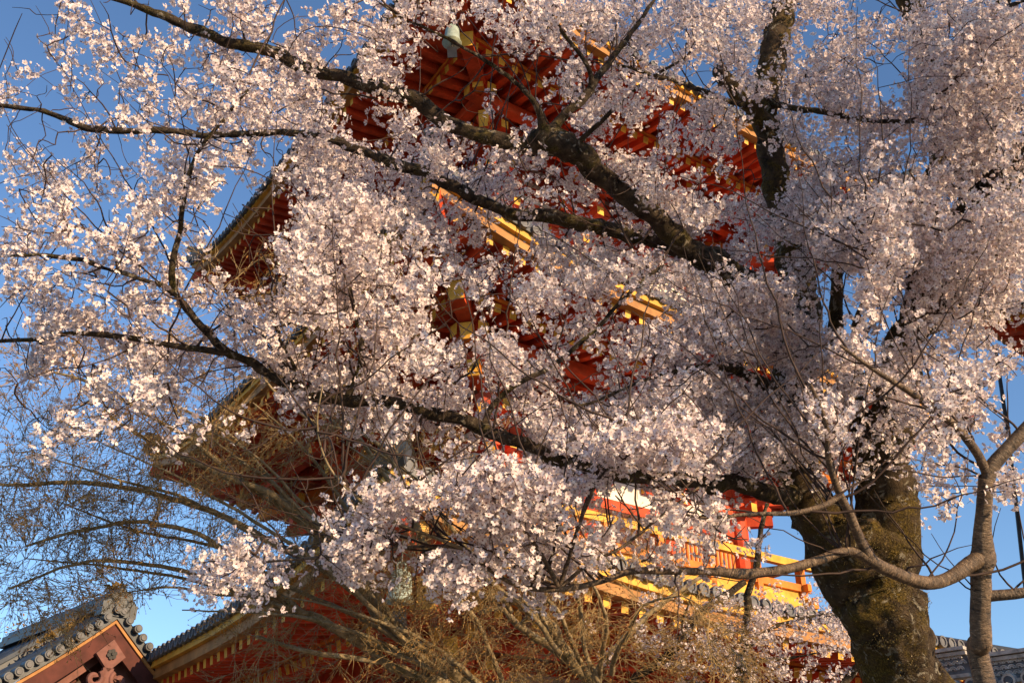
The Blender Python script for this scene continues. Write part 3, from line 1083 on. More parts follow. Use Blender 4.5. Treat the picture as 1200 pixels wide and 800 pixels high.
def batch(name, parent, base, tmpl, var, pos, nrmv, scale, mats, rng, smooth=True):
    """one mesh of many oriented copies of small templates"""
    Vs, Ls, Ss, Ms = [], [], [], []
    vb = lb = 0
    nrmv = nrmv / (np.linalg.norm(nrmv, axis=1, keepdims=True) + 1e-9)
    rnd = rng.normal(size=nrmv.shape)
    X = np.cross(nrmv, rnd); X /= np.linalg.norm(X, axis=1, keepdims=True) + 1e-9
    Y = np.cross(nrmv, X)
    for t, (TV, TF, TM) in enumerate(tmpl):
        w = np.where(var == t)[0]
        if not len(w): continue
        P = TV[None, :, 0, None] * X[w][:, None] + TV[None, :, 1, None] * Y[w][:, None] + TV[None, :, 2, None] * nrmv[w][:, None]
        P = P * scale[w][:, None, None] + pos[w][:, None]
        lens = np.array([len(f) for f in TF]); fl = np.concatenate(TF)
        st = np.concatenate([[0], np.cumsum(lens)[:-1]])
        k = len(w)
        Vs.append(P.reshape(-1, 3))
        Ls.append((fl[None] + (np.arange(k) * len(TV))[:, None] + vb).ravel())
        Ss.append((st[None] + (np.arange(k) * len(fl))[:, None] + lb).ravel())
        Ms.append(np.tile(TM, k))
        vb += k * len(TV); lb += k * len(fl)
    return link_mesh(name, np.vstack(Vs) - base, np.concatenate(Ls), np.concatenate(Ss), mats, np.concatenate(Ms), parent, smooth)

# ---- old mossy cherry
gx = at(1060, 800, 5.4)
old = Tree('cherry_tree', 'old mossy cherry tree with thick leaning trunk and boughs heavy with pale pink blossom', 'cherry tree', M['limb_bark'], M['twig_bark'], (gx[0] + .12, gx[1] + .1, 0))
old.limb('trunk', [('w', gx[0] + .16, gx[1] + .12, -.1, .42), ('w', gx[0] + .12, gx[1] + .1, .35, .33), ('w', gx[0] + .06, gx[1] + .05, 1.5, .27),
                   (1060, 800, 5.4, 49), (1049, 750, 5.4, 47), (1027, 700, 5.4, 50), (1014, 655, 5.42, 58), (1010, 625, 5.45, 52)], per=44, sides=150, mat=M['old_bark'], rough=.22, fine=.012)
old.limb('bough', [(1030, 745, 5.4, 22), (1006, 700, 5.4, 32), (968, 630, 5.45, 31), (944, 575, 5.5, 25), (930, 520, 5.6, 23), (926, 460, 5.7, 23), (938, 400, 5.8, 21), (940, 335, 5.9, 19), (922, 265, 6.0, 17),
                   (904, 195, 6.05, 15), (899, 130, 6.1, 15), (906, 60, 6.2, 16), (918, 0, 6.3, 13), (926, -60, 6.4, 10)], sides=28, mat=M['old_bark'], rough=.22)
old.limb('bough', [(1040, 750, 5.4, 22), (1032, 690, 5.4, 36), (1040, 615, 5.4, 37), (1038, 560, 5.4, 33), (1042, 510, 5.35, 28), (1053, 450, 5.3, 23), (1062, 405, 5.25, 20), (1088, 375, 5.2, 18), (1130, 340, 5.1, 16), (1200, 290, 5.0, 15), (1290, 235, 4.9, 12)], sides=28, mat=M['old_bark'], rough=.22)
old.limb('bough', [(1028, 560, 5.4, 24), (1010, 500, 5.45, 18), (998, 450, 5.5, 15), (985, 400, 5.55, 11), (978, 340, 5.6, 8), (985, 290, 5.6, 6), (1000, 240, 5.6, 4)], sides=18, mat=M['old_bark'], rough=.22)
old.limb('bough', [(1062, 405, 5.25, 15), (1076, 345, 5.3, 13), (1092, 275, 5.35, 12), (1094, 210, 5.4, 11), (1100, 140, 5.45, 12), (1086, 60, 5.5, 14), (1070, 10, 5.55, 14), (1058, -50, 5.6, 11)], sides=20, mat=M['old_bark'], rough=.25)
old.limb('branch', [(1093, 270, 5.35, 11), (1122, 246, 5.3, 11), (1160, 216, 5.2, 12), (1195, 200, 5.1, 10), (1260, 170, 5.0, 8)], sides=16, rough=.2)
old.limb('branch', [(1092, 265, 5.35, 8), (1115, 250, 5.1, 8), (1140, 243, 4.9, 8), (1175, 246, 4.7, 6), (1215, 262, 4.5, 4)], sides=14)
old.limb('bough', [(944, 390, 5.75, 18), (905, 355, 5.5, 19), (850, 318, 5.25, 18), (800, 288, 5.1, 17), (760, 255, 5.0, 15), (715, 213, 4.9, 15), (680, 182, 4.85, 16), (645, 166, 4.8, 21), (622, 168, 4.8, 15), (590, 166, 4.78, 11), (540, 151, 4.72, 11.5),
                   (480, 121, 4.68, 11.5), (400, 91, 4.62, 10), (340, 72, 4.58, 9.5), (300, 57, 4.55, 9), (265, 48, 4.52, 8), (215, 27, 4.5, 7), (150, 3, 4.45, 6), (80, -22, 4.4, 5)], per=9, sides=20, rough=.2)
old.limb('branch', [(838, 318, 5.3, 13), (790, 296, 5.35, 12), (720, 270, 5.4, 11), (660, 258, 5.42, 11), (600, 250, 5.45, 9), (560, 236, 5.45, 8.5), (520, 214, 5.45, 9), (470, 196, 5.5, 8.5), (430, 181, 5.5, 7.5), (385, 164, 5.5, 6.5), (340, 155, 5.55, 5.5),
                    (250, 158, 5.6, 5.5), (160, 154, 5.6, 5), (106, 148, 5.6, 6), (50, 131, 5.65, 4), (-20, 122, 5.7, 3.5)], per=8, sides=14, rough=.18)
old.limb('branch', [(642, 158, 4.8, 9), (668, 130, 4.85, 7), (690, 104, 4.9, 6.5), (720, 62, 5.0, 5), (745, 30, 5.1, 4), (775, -12, 5.2, 3)], sides=12)
old.limb('branch', [(640, 160, 4.78, 8), (625, 118, 4.7, 4.5), (570, 74, 4.6, 3.6), (510, 38, 4.5, 3), (467, 19, 4.45, 2.4), (425, -10, 4.4, 2)], sides=10)
old.limb('branch', [(692, 108, 4.9, 4), (690, 80, 4.85, 3.2), (660, 38, 4.8, 2.6), (622, -12, 4.75, 2.2)], sides=8)
old.limb('branch', [(672, 172, 4.82, 4), (715, 130, 4.7, 2.8), (758, 95, 4.6, 2.2), (805, 68, 4.5, 1.6)], sides=8)
old.limb('branch', [(905, 150, 6.05, 12), (878, 118, 5.95, 13), (852, 90, 5.85, 11), (842, 82, 5.8, 9)], sides=14, mat=M['old_bark'])
old.limb('branch', [(898, 128, 6.05, 5), (850, 116, 5.8, 4.5), (805, 100, 5.6, 4), (750, 84, 5.4, 3), (700, 70, 5.3, 2)], sides=10)
old.limb('branch', [(905, 122, 6.05, 5.5), (935, 128, 5.95, 5), (985, 134, 5.8, 4.5), (1050, 142, 5.6, 3.5), (1120, 138, 5.4, 2.5)], sides=10)
old.limb('branch', [(1085, 70, 5.5, 7), (1120, 50, 5.2, 5), (1160, 20, 5.0, 4), (1215, -5, 4.8, 3)], sides=10)
old.limb('branch', [(935, 580, 5.45, 15), (880, 572, 5.1, 12), (800, 562, 4.8, 11), (720, 552, 4.5, 11), (660, 540, 4.35, 10.5), (620, 522, 4.3, 10), (570, 507, 4.28, 9.5), (520, 488, 4.25, 9.5), (460, 471, 4.22, 9), (400, 468, 4.2, 9), (355, 456, 4.18, 8.5), (310, 434, 4.15, 7.5),
                    (268, 409, 4.12, 6.5), (240, 384, 4.1, 6), (212, 352, 4.08, 5.5), (192, 336, 4.06, 4.5), (130, 314, 4.02, 4.2), (65, 301, 4.0, 3.8), (-25, 300, 3.95, 3)], per=8, sides=14, rough=.16)
old.limb('branch', [(270, 410, 4.12, 5), (230, 407, 4.13, 4.4), (190, 402, 4.15, 4), (100, 391, 4.18, 3.6), (45, 396, 4.2, 3), (-25, 402, 4.2, 2.6)], sides=10)
old.limb('branch', [(203, 345, 4.08, 5), (201, 318, 4.06, 4.4), (210, 275, 4.04, 3.6), (214, 240, 4.0, 3.2), (232, 180, 3.98, 2.8), (262, 140, 3.95, 2), (290, 105, 3.9, 1.5)], sides=10)
old.limb('branch', [(563, 504, 4.28, 5), (580, 472, 4.35, 4), (605, 450, 4.4, 3.6), (655, 424, 4.5, 3.2), (700, 385, 4.6, 2.8), (735, 345, 4.7, 2.5), (775, 312, 4.8, 2)], sides=10)
old.limb('branch', [(408, 466, 4.2, 5), (424, 420, 4.25, 4.2), (418, 375, 4.3, 3.2), (408, 320, 4.35, 2.4), (420, 270, 4.4, 1.8)], sides=8)
old.limb('branch', [(355, 455, 4.18, 3.4), (345, 430, 4.1, 2.6), (325, 390, 4.0, 2), (318, 345, 3.95, 1.4)], sides=8)
old.limb('branch', [(930, 470, 5.7, 11), (880, 440, 5.2, 8), (830, 430, 4.8, 6), (770, 440, 4.5, 4), (700, 470, 4.3, 3), (640, 480, 4.2, 2)], sides=10)
old.limb('branch', [(1045, 500, 5.35, 12), (1020, 440, 4.9, 8), (1000, 395, 4.6, 6), (1020, 340, 4.4, 4.5), (1030, 300, 4.3, 3), (1010, 250, 4.2, 2)], sides=10)

old.limb('bough', [('w', *at(1075, 392, 5.22), .09), ('w', 2.75, 3.7, 5.05, .07), ('w', 3.1, 2.6, 5.5, .05), ('w', 3.4, 1.4, 6.1, .03), ('w', 3.6, .7, 6.5, .015)], sides=14)  # this and the next two: out-of-view limbs added to carry shading blossom
old.limb('branch', [('w', 2.85, 3.3, 5.2, .05), ('w', 3.4, 2.9, 5.6, .035), ('w', 4.1, 2.3, 5.9, .02), ('w', 4.6, 1.8, 6.2, .01)], sides=10)
old.limb('branch', [('w', *at(1100, 140, 5.45), .05), ('w', 2.9, 2.9, 6.3, .035), ('w', 3.1, 2.0, 6.7, .02), ('w', 3.0, 1.2, 6.9, .01)], sides=10)
# moss tufts on the trunk
def moss(o, keep, n, rng, size):
    me = o.data
    co = np.empty(len(me.vertices) * 3, np.float32); me.vertices.foreach_get('co', co); co = co.reshape(-1, 3)
    no = np.empty(len(me.vertices) * 3, np.float32); me.vertices.foreach_get('normal', no); no = no.reshape(-1, 3)
    w = np.array([mnoise.noise(MV(c * 2.7)) + .6 * mnoise.noise(MV(c * 9)) for c in co]) + .15
    w = np.where(co[:, 2] > keep, np.clip(w, 0, 1) ** .7, 0)
    i = rng.choice(len(co), n, p=w / w.sum())
    TM = [(np.array([(-.18, 0, 0), (.18, 0, 0), (.1, .1, 1), (-.1, -.1, .7)]), [[0, 1, 2, 3]], np.zeros(1, int)), (np.array([(-.3, 0, 0), (.3, 0, 0), (.2, .5, .5)]), [[0, 1, 2]], np.zeros(1, int))]
    b = batch('moss', o, np.zeros(3), TM, rng.integers(0, 2, n), co[i] + rng.normal(size=(n, 3)) * .006, no[i] + rng.normal(size=(n, 3)) * .5, rng.uniform(.5, 1.2, n) * size, [M['moss_leaf']], rng, False)
    b['kind'] = 'stuff'
# ---- slim cherry
sx = at(1152, 800, 4.0)
slim = Tree('cherry_tree', 'slim young cherry tree with banded grey bark standing right of the mossy trunk', 'cherry tree', M['slim_bark'], M['twig_bark'], (sx[0] + .03, sx[1] + .03, 0))
slim.limb('trunk', [('w', sx[0] + .03, sx[1] + .05, -.05, .075), ('w', sx[0] + .03, sx[1] + .03, 1.0, .056), (1153, 800, 4.0, 14), (1151, 750, 4.0, 13.5), (1150, 700, 4.0, 13), (1150, 672, 4.0, 13.5), (1151, 657, 4.0, 17), (1151, 642, 4.0, 14), (1152, 610, 4.0, 10.5), (1156, 560, 4.0, 10)], per=10, sides=24, rough=.07)
slim.limb('branch', [(1156, 568, 4.0, 9.5), (1162, 548, 4.0, 9.5), (1180, 527, 4.0, 9), (1212, 495, 4.0, 8.5), (1270, 450, 4.0, 7)], sides=14, rough=.07)
slim.limb('branch', [(1158, 556, 4.0, 7), (1145, 530, 3.98, 6), (1122, 502, 3.95, 5.6), (1096, 480, 3.9, 5), (1060, 455, 3.85, 4), (1020, 430, 3.8, 3), (985, 405, 3.75, 2)], sides=12, rough=.07)
slim.limb('branch', [(1154, 699, 4.0, 8), (1172, 697, 3.98, 7.5), (1205, 693, 3.95, 7), (1280, 680, 3.9, 6)], sides=12, rough=.07)
slim.limb('branch', [(1154, 652, 4.0, 13), (1138, 660, 3.97, 10.5), (1120, 674, 3.93, 9.5), (1098, 683, 3.9, 9), (1075, 682, 3.87, 9), (1050, 672, 3.83, 9), (1024, 658, 3.8, 8.5), (1010, 636, 3.78, 6.5), (998, 606, 3.75, 6), (982, 572, 3.7, 5), (971, 538, 3.65, 4), (968, 495, 3.6, 3.2), (950, 450, 3.55, 2.2)], per=9, sides=14, rough=.08)
slim.limb('branch', [(1030, 662, 3.8, 8), (1004, 647, 3.78, 6.5), (985, 647, 3.76, 6), (962, 655, 3.74, 6.5), (920, 667, 3.7, 6.2), (872, 671, 3.66, 7), (830, 669, 3.63, 5.5), (780, 669, 3.6, 5), (740, 669, 3.57, 4.5), (700, 682, 3.54, 3.8), (658, 690, 3.5, 4), (610, 687, 3.48, 3), (575, 668, 3.46, 2.8), (543, 643, 3.45, 2.8), (500, 640, 3.45, 2.4), (440, 645, 3.46, 2.2), (370, 653, 3.48, 1.9), (310, 658, 3.5, 1.5)], per=8, sides=12, rough=.1)
slim.limb('branch', [(543, 643, 3.45, 2.5), (510, 630, 3.42, 2.4), (455, 608, 3.4, 2.2), (415, 580, 3.38, 1.9), (385, 545, 3.36, 1.6), (372, 500, 3.35, 1.3), (378, 450, 3.34, 1)], sides=8, mat=M['maple_bark'])
slim.limb('branch', [(655, 690, 3.5, 3.6), (645, 668, 3.46, 3.2), (628, 640, 3.42, 2.6), (608, 610, 3.38, 2), (590, 580, 3.34, 1.6)], sides=8)
slim.limb('branch', [(657, 688, 3.5, 3.2), (690, 660, 3.5, 2.6), (730, 640, 3.5, 2.2), (780, 600, 3.5, 1.8), (820, 570, 3.5, 1.4)], sides=8)
slim.limb('branch', [(676, 622, 3.48, 2.6), (690, 585, 3.46, 2.6), (706, 555, 3.45, 2.2), (740, 540, 3.44, 1.7), (775, 520, 3.44, 1.3)], sides=8)
slim.limb('branch', [(655, 690, 3.5, 3), (668, 650, 3.48, 2.6), (676, 622, 3.48, 2.6)], sides=8)
slim.limb('branch', [(985, 580, 3.7, 4.5), (965, 592, 3.66, 4), (930, 601, 3.62, 3.5), (880, 602, 3.58, 2.8), (830, 606, 3.54, 2.2), (790, 600, 3.5, 1.6)], sides=8)

# ---- thin cherry behind
bx = at(868, 800, 8.4)
back = Tree('cherry_tree', 'thin dark cherry sapling with small lavender shaded blossom below the orange balcony', 'cherry tree', M['limb_bark'], M['twig_bark'], (bx[0], bx[1], 0))
back.limb('trunk', [('w', bx[0], bx[1], -.05, .09), ('w', bx[0], bx[1], 1.2, .06), (868, 800, 8.4, 7), (872, 745, 8.4, 6), (878, 690, 8.4, 5.5), (890, 640, 8.4, 4.5), (900, 590, 8.4, 3)], sides=12)
back.limb('branch', [('w', bx[0] - .15, bx[1], 1.9, .07), (745, 815, 8.2, 7), (785, 765, 8.2, 6.5), (825, 715, 8.3, 6), (872, 682, 8.4, 5)], sides=10)
back.limb('branch', [('w', bx[0] + .1, bx[1], 2.0, .06), (985, 810, 8.6, 6), (1005, 775, 8.6, 5), (1030, 735, 8.6, 4)], sides=10)
back.limb('branch', [(868, 790, 8.4, 4), (830, 770, 8.2, 3), (800, 740, 8.1, 2), (812, 690, 8.0, 1.5)], sides=8)
back.limb('branch', [(870, 765, 8.4, 4), (905, 735, 8.5, 3), (945, 722, 8.6, 2.4), (990, 715, 8.7, 1.6)], sides=8)
back.limb('branch', [(869, 790, 8.4, 4), (890, 775, 8.4, 3), (930, 770, 8.5, 2.2), (960, 765, 8.5, 1.5)], sides=8)

moss(old.br[0][0], 1.8, 20000, np.random.default_rng(51), .010)
for q in (1, 2, 3):
    moss(old.br[q][0], 1.8, 2500, np.random.default_rng(52 + q), .010)

# where the blossom hangs: coverage 0 to 9 in cells of 25 photo pixels
DENS = '''
000401113348612354436454587777777787685413334667
000632442228513467273003687667868764863233665778
002204656744697255366412535277484776737645577998
433343656589887735574222388765554245768777888998
310463567987888634433511065656346637778888899888
100244478867687445433310012645455652775678778887
001134558853438865677533331266355651566476269877
643684627876448875678678555478745552777665467887
646664638743158875676688556726835663798777788459
344765672751138887664666655547678776898888865889
144223526203547888888544332564578688988888899999
620053632100478898365754477853444785447888889887
650253538001688786254768488864646862378987868876
561231453912476785474673788886688888734588677776
236533751167888888762252465432797888853377456766
046546732566832777521664145635566878666446777664
152317664457743776464666252455686798876453755222
152055254323777666233456444663347855997555734343
000177661000135455366555656555678888888643577622
002551111003021135454454467788888888877634677732
004400002300000012101123488988887888886433256312
003000000000000000000202379987778887653211232014
000000000000000000036999999887753577652310042104
000000000000000017999998767644445544321005324000
000000000000000431140468897655555753100001200000
000000000004400566200024677766456422200000000000
000000000666510242004876757552331220210000000000
000000000553400000003632365200000002103000300000
000000000000000000000000000000112333334500000000
000000000000000000000000000100233445667700000000
000000000000000000000000000210335554433400000000
000000000000000000000000000000024555323320000000
'''.split()
DENS = [r.ljust(48, '0')[:48] for r in DENS]
HOLES = [(500, 92, 20, 42), (545, 95, 22, 52), (602, 105, 36, 32), (634, 84, 16, 22), (400, 405, 20, 12), (528, 352, 16, 20), (300, 265, 16, 26), (258, 300, 20, 14), (531, 58, 15, 24), (575, 138, 20, 26), (625, 105, 26, 24), (545, 100, 24, 24), (505, 110, 20, 22), (545, 388, 13, 12), (553, 432, 11, 11), (570, 470, 10, 9), (602, 515, 13, 12), (642, 392, 24, 15), (618, 376, 20, 11),
         (765, 360, 22, 12), (842, 205, 38, 20), (885, 195, 14, 20), (745, 166, 26, 10), (842, 276, 15, 11), (975, 325, 12, 8), (982, 360, 22, 18), (1050, 370, 12, 20), (522, 376, 18, 22), (690, 438, 30, 12), (597, 280, 18, 12), (645, 235, 12, 10),
         (700, 246, 14, 11), (735, 570, 18, 10), (715, 600, 16, 8), (712, 595, 12, 10), (425, 150, 16, 10), (1045, 90, 22, 22), (1075, 195, 12, 14), (790, 60, 12, 12), (815, 85, 20, 14), (385, 400, 22, 12), (500, 560, 16, 10), (520, 605, 28, 12),
         (900, 575, 8, 8), (885, 610, 14, 10), (1192, 378, 8, 14), (800, 120, 14, 8), (680, 45, 14, 8), (705, 63, 12, 7), (660, 180, 10, 8), (905, 440, 8, 6), (330, 250, 10, 20), (290, 310, 35, 14)]
CLEAR, HIDE = [], []     # centre lines kept free of blossom in front; lines that blossom covers
RULE = {1: lambda x, y: y < 235, 5: lambda x, y: (x > 1140) & (x < 1186), 6: lambda x, y: (x > 1114) & (x < 1150), 7: lambda x, y: x < 858, 16: lambda x, y: x < 985, 18: lambda x, y: x < 632}
for tr in (old, slim):
    for bi, (o, P, R) in enumerate(tr.br):
        x, y, d = pix(P)
        rp = R * FPX / d
        ok = np.ones(len(x), bool)
        if tr is old:
            if bi in (2, 3, 4, 13, 24, 25) or bi > 25: ok[:] = False
            elif bi in RULE: ok = RULE[bi](x, y)
        Z = np.stack([x, y, d, rp, R], 1)
        CLEAR.append(Z[ok & (rp > 2.3)])
        if bi > 0: HIDE.append(Z[~ok & (rp > 4)])
CLEAR, HIDE = np.vstack(CLEAR), np.vstack(HIDE)

def node_table(trees):
    X = []
    for ti, tr in enumerate(trees):
        for bi, (o, P, R) in enumerate(tr.br):
            if o.name.startswith('trunk') and tr is not back: continue
            x, y, d = pix(P)
            X.append(np.stack([x, y, d, np.full(len(x), ti), np.full(len(x), bi), R], 1))
    return np.vstack(X)
front_tab, back_tab = node_table([old, slim]), node_table([back])

pts, rad = [], []
rg = np.random.default_rng(21)
for r, row in enumerate(DENS):
    for c, chv in enumerate(row):
        dv = int(chv)
        if not dv: continue
        isb = r >= 27 and 27 <= c <= 42
        tab = back_tab if isb else front_tab
        if c >= 15 and dv > 3 and r < 22 and (c > 30 or r > 14): dv = min(9, dv + 1)
        elif c < 13: dv *= .64 if r < 11 else .76
        if 24 <= r <= 27 and 25 <= c <= 37: dv *= .6
        lam = -math.log(1 - min(.95, dv / 9.5)) * (8.0 if isb else 4.6)
        for _ in range(rg.poisson(lam)):
            px, py = (c + rg.random()) * 25, (r + rg.random()) * 25
            if any(((px - hx) / (hr + 11)) ** 2 + ((py - hy) / (hs + 11)) ** 2 < 1 for hx, hy, hr, hs in HOLES) and rg.random() < .93:
                continue
            dd = np.hypot(tab[:, 0] - px, tab[:, 1] - py)
            if not isb:                       # the slim tree carries only the low front sprays
                pen = np.where(tab[:, 3] == 1, np.where((py > 500) | (px > 930), 0, 80), np.where((py > 560) & (px < 880), 40, 0))
                dd = dd + pen
            j = dd.argmin()
            if rg.random() < .35:
                w = np.exp(-(dd / 55) ** 2) + 1e-9
                j = rg.choice(len(tab), p=w / w.sum())
            pd_ = min(1, dd[j] / 90)
            d = tab[j, 2] + rg.normal() * (.12 + .34 * pd_) + (.08 if rg.random() < .5 else -.04)
            R = rg.uniform(.026, .060)
            q = HIDE[np.hypot(HIDE[:, 0] - px, HIDE[:, 1] - py) < HIDE[:, 3] + 16]
            if len(q) and not isb and rg.random() < .8:
                d = (q[:, 2] - q[:, 4]).min() - rg.uniform(.0, .75)
            q = CLEAR[np.hypot(CLEAR[:, 0] - px, CLEAR[:, 1] - py) < CLEAR[:, 3] + R * FPX / d * .8]
            if len(q) and not isb and d < q[:, 2].min() + R + .05:
                if rg.random() < .80:
                    d = q[:, 2].max() + R + rg.uniform(.05, .4)
            pts.append(at(px, py, max(3.2, d))); rad.append((R, isb))
# bare twig tips reaching into the open sky
bare = []
for i in range(1250):
    px, py = rg.uniform(-10, 420), rg.uniform(0, 520)
    if i > 420:
        px, py = rg.uniform(0, 1210), rg.uniform(0, 690)
    dd = np.hypot(front_tab[:, 0] - px, front_tab[:, 1] - py)
    j = dd.argmin()
    if dd[j] > 130 or (py > 560 and (px > 900 or px < 330)): continue
    bare.append(at(px, py, front_tab[j, 2] + rg.normal() * .12 - (.22 if i > 420 else 0)))
# unseen blossom added past the right edge, over and beside the camera, to shade the crown
n_shade = 0
while n_shade < 360:
    p = np.array([rg.uniform(2.2, 4.6), rg.uniform(1.0, 3.9), rg.uniform(4.5, 7.0)])
    x, y, d = pix(p)
    if d[0] > .3 and x[0] < 1235 and y[0] > -35: continue
    pts.append(p); rad.append((rg.uniform(.05, .085), False)); n_shade += 1
pts = np.array(pts)
isb = np.array([b for _, b in rad]); rad = np.array([r for r, _ in rad])
print('clusters', len(pts))

def foliate(trees, A, RAD, kind, r0, power, bf, seg, bend, rng, n_bare=None, n_long=0):
    P0, own, rmax, refs = [], [], [], []
    for tr in trees:
        for o, P, R in tr.br:
            refs.append((tr, o))
            k = len(refs) - 1
            if o.name.startswith('trunk') and tr is not back:
                rmax.append(.01)
                continue
            rmax.append(max(.004, np.median(R) * .6))
            P0.append(P); own += [k] * len(P)
    P0 = np.vstack(P0); own = np.array(own)
    longs = {}
    if n_long:
        RR = np.concatenate([R for tr in trees for o, P, R in tr.br if not (o.name.startswith('trunk') and tr is not back)])
        w = np.where(RR < .075, 1.0, .25)
        xs_, ys_, ds_ = pix(P0)
        w = np.where((xs_ > -40) & (xs_ < 1240) & (ys_ > -40) & (ys_ < 700), w, 0)
        extra, eown = [], []
        for i in rng.choice(len(P0), n_long, p=w / w.sum()):
            a = rng.normal(math.radians(115), .9)          # mostly up and to the left, as seen in the photo
            v = np.array([math.cos(a), -rng.uniform(-.1, .65), math.sin(a)])
            v = nrm(v); L = rng.uniform(.25, 1.0)
            c1 = rng.normal(size=3) * .22 * L
            n = int(L / .06) + 3
            t = np.linspace(0, 1, n)[:, None]
            Q = P0[i] + v * L * t + c1 * (t * (1 - t)) + np.array([0, 0, .22 * L]) * t ** 2 + np.cumsum(rng.normal(size=(n, 3)) * .007, 0) * (t > 0)
            longs.setdefault(int(own[i]), []).append(tube_arrays(Q, np.linspace(rng.uniform(.0035, .006), .0013, n), 5))
            extra.append(Q[1:]); eown += [own[i]] * (n - 1)
        P0 = np.vstack([P0] + extra); own = np.concatenate([own, np.array(eown, int)])
    allA = A if n_bare is None else np.vstack([A, n_bare])
    N, par, leaf = grow(P0, np.zeros(len(P0)), allA, bf, seg, bend, rng, .012 if kind == 'b' else .005)
    tw, owner = twig_meshes(N, par, len(P0), own, r0, power, np.array(rmax))
    for k, lst in tw.items():
        tr, o = refs[k]
        V, F = join_tubes(lst + longs.pop(k, []))
        link_mesh('twig', V - tr.base, F.ravel(), np.arange(len(F)) * 4, [tr.twigm], None, o, True)
    idx = np.where(leaf >= 0)[0]
    res = {}
    for i in idx:
        if leaf[i] < len(A):
            res.setdefault(int(owner[i]), []).append((leaf[i], i))
    return refs, res, N, par

def blossoms(trees, A, RAD, n_bare, rng, size):
    refs, res, N, par = foliate(trees, A, RAD, 'b', .0021, .45, .30, .10, .10, rng, n_bare, 330 if len(trees) > 1 else 0)
    for k, lst in res.items():
        tr, o = refs[k]
        pos, nv, sc, var = [], [], [], []
        for q, i in lst:
            c, R = A[q], RAD[q]
            tdir = nrm(N[i] - N[par[i]])
            cnt = max(4, int(round(27 * (R / .05) ** 1.6 * rng.uniform(.75, 1.25))))
            D = rng.normal(size=(cnt, 3)) + np.array([0, 0, -.15])
            D /= np.linalg.norm(D, axis=1, keepdims=True)
            st = np.array([1.0, 1.0, 1.0]) + np.abs(tdir) * .5
            pos.append(c + D * st * R * rng.uniform(.5, 1.35, (cnt, 1)))
            nv.append(D + rng.normal(size=(cnt, 3)) * .36 + np.array([0, 0, -.10]))
            sc.append(rng.uniform(.0115, .0168, cnt) * size)
            var.append(np.where(rng.random(cnt) < .10, rng.integers(8, 10, cnt), rng.integers(0, 8, cnt)))
        batch('blossom', o, tr.base, FLOW, np.concatenate(var), np.vstack(pos), np.vstack(nv), np.concatenate(sc), [M['petal'], M['flower_eye'], M['pedicel']], rng)
blossoms([old, slim], pts[~isb], rad[~isb], np.array(bare), np.random.default_rng(31), 1.0)
blossoms([back], pts[isb], rad[isb], None, np.random.default_rng(32), 1.0)

# ---- bare budding maple
mx_ = at(700, 860, 8.6)
maple = Tree('maple_tree', 'leafless maple tree with sweeping olive boughs and budding brown twigs at lower left', 'maple tree', M['maple_bark'], M['maple_twig'], (mx_[0], mx_[1], 0))
maple.limb('trunk', [('w', mx_[0], mx_[1], -.05, .2), ('w', mx_[0], mx_[1], .6, .15), ('w', mx_[0] - .05, mx_[1], 1.6, .14), (640, 850, 8.4, 17)], sides=18)
T_ = []
for pl in ([(640, 850, 8.4, 15), (590, 828, 8.3, 13), (545, 800, 8.2, 12), (500, 768, 8.1, 11), (455, 727, 8.0, 10), (425, 690, 7.9, 8.5), (402, 655, 7.8, 7), (370, 615, 7.7, 6), (330, 585, 7.6, 5), (270, 560, 7.5, 4), (200, 530, 7.4, 3), (130, 490, 7.3, 2)],
           [(640, 850, 8.4, 14), (690, 805, 8.4, 9), (665, 765, 8.3, 9), (640, 732, 8.2, 8), (600, 705, 8.1, 7.5), (555, 695, 8.0, 7), (525, 675, 7.9, 6), (505, 650, 7.8, 5), (480, 600, 7.7, 4), (440, 540, 7.6, 3), (400, 480, 7.5, 2)],
           [(560, 815, 8.2, 8), (500, 795, 8.0, 6.5), (450, 775, 7.9, 6), (410, 745, 7.8, 5.5), (360, 720, 7.7, 4.5), (300, 700, 7.6, 4), (230, 672, 7.5, 3.2), (160, 660, 7.4, 2.6), (90, 660, 7.3, 2), (10, 690, 7.2, 1.4)],
           [(690, 800, 8.4, 7), (680, 780, 8.5, 7), (650, 760, 8.5, 6), (610, 735, 8.5, 5), (590, 715, 8.5, 4), (560, 720, 8.5, 3)],
           [(425, 690, 7.9, 5), (380, 660, 7.8, 5), (320, 635, 7.7, 4.5), (250, 600, 7.6, 4), (170, 575, 7.5, 3.5), (90, 566, 7.4, 3), (20, 568, 7.3, 2.5), (-40, 560, 7.2, 2)],
           [(402, 655, 7.8, 4.5), (340, 600, 7.7, 4), (290, 570, 7.6, 3.6), (230, 520, 7.5, 3), (180, 490, 7.4, 2.5), (110, 450, 7.3, 2), (40, 430, 7.2, 1.4)],
           [(360, 720, 7.7, 4), (300, 675, 7.6, 3.6), (240, 630, 7.5, 3.2), (170, 612, 7.4, 2.8), (100, 620, 7.3, 2.2), (30, 640, 7.2, 1.6)],
           [(500, 650, 7.8, 4), (470, 560, 7.7, 3), (430, 510, 7.6, 2.6), (360, 490, 7.5, 2), (300, 430, 7.4, 1.5), (260, 340, 7.3, 1)],
           [(610, 735, 8.5, 4), (640, 690, 8.4, 3.4), (620, 660, 8.3, 3), (610, 690, 8.3, 2.2)],
           [(690, 805, 8.4, 6), (720, 760, 8.4, 5), (770, 710, 8.5, 3.6), (830, 670, 8.6, 2.4)],
           [(450, 775, 7.9, 4), (400, 770, 7.8, 3.6), (350, 760, 7.7, 3), (300, 745, 7.6, 2.2)]):
    maple.limb('branch', pl, sides=12, rough=.08)
rgm = np.random.default_rng(61)
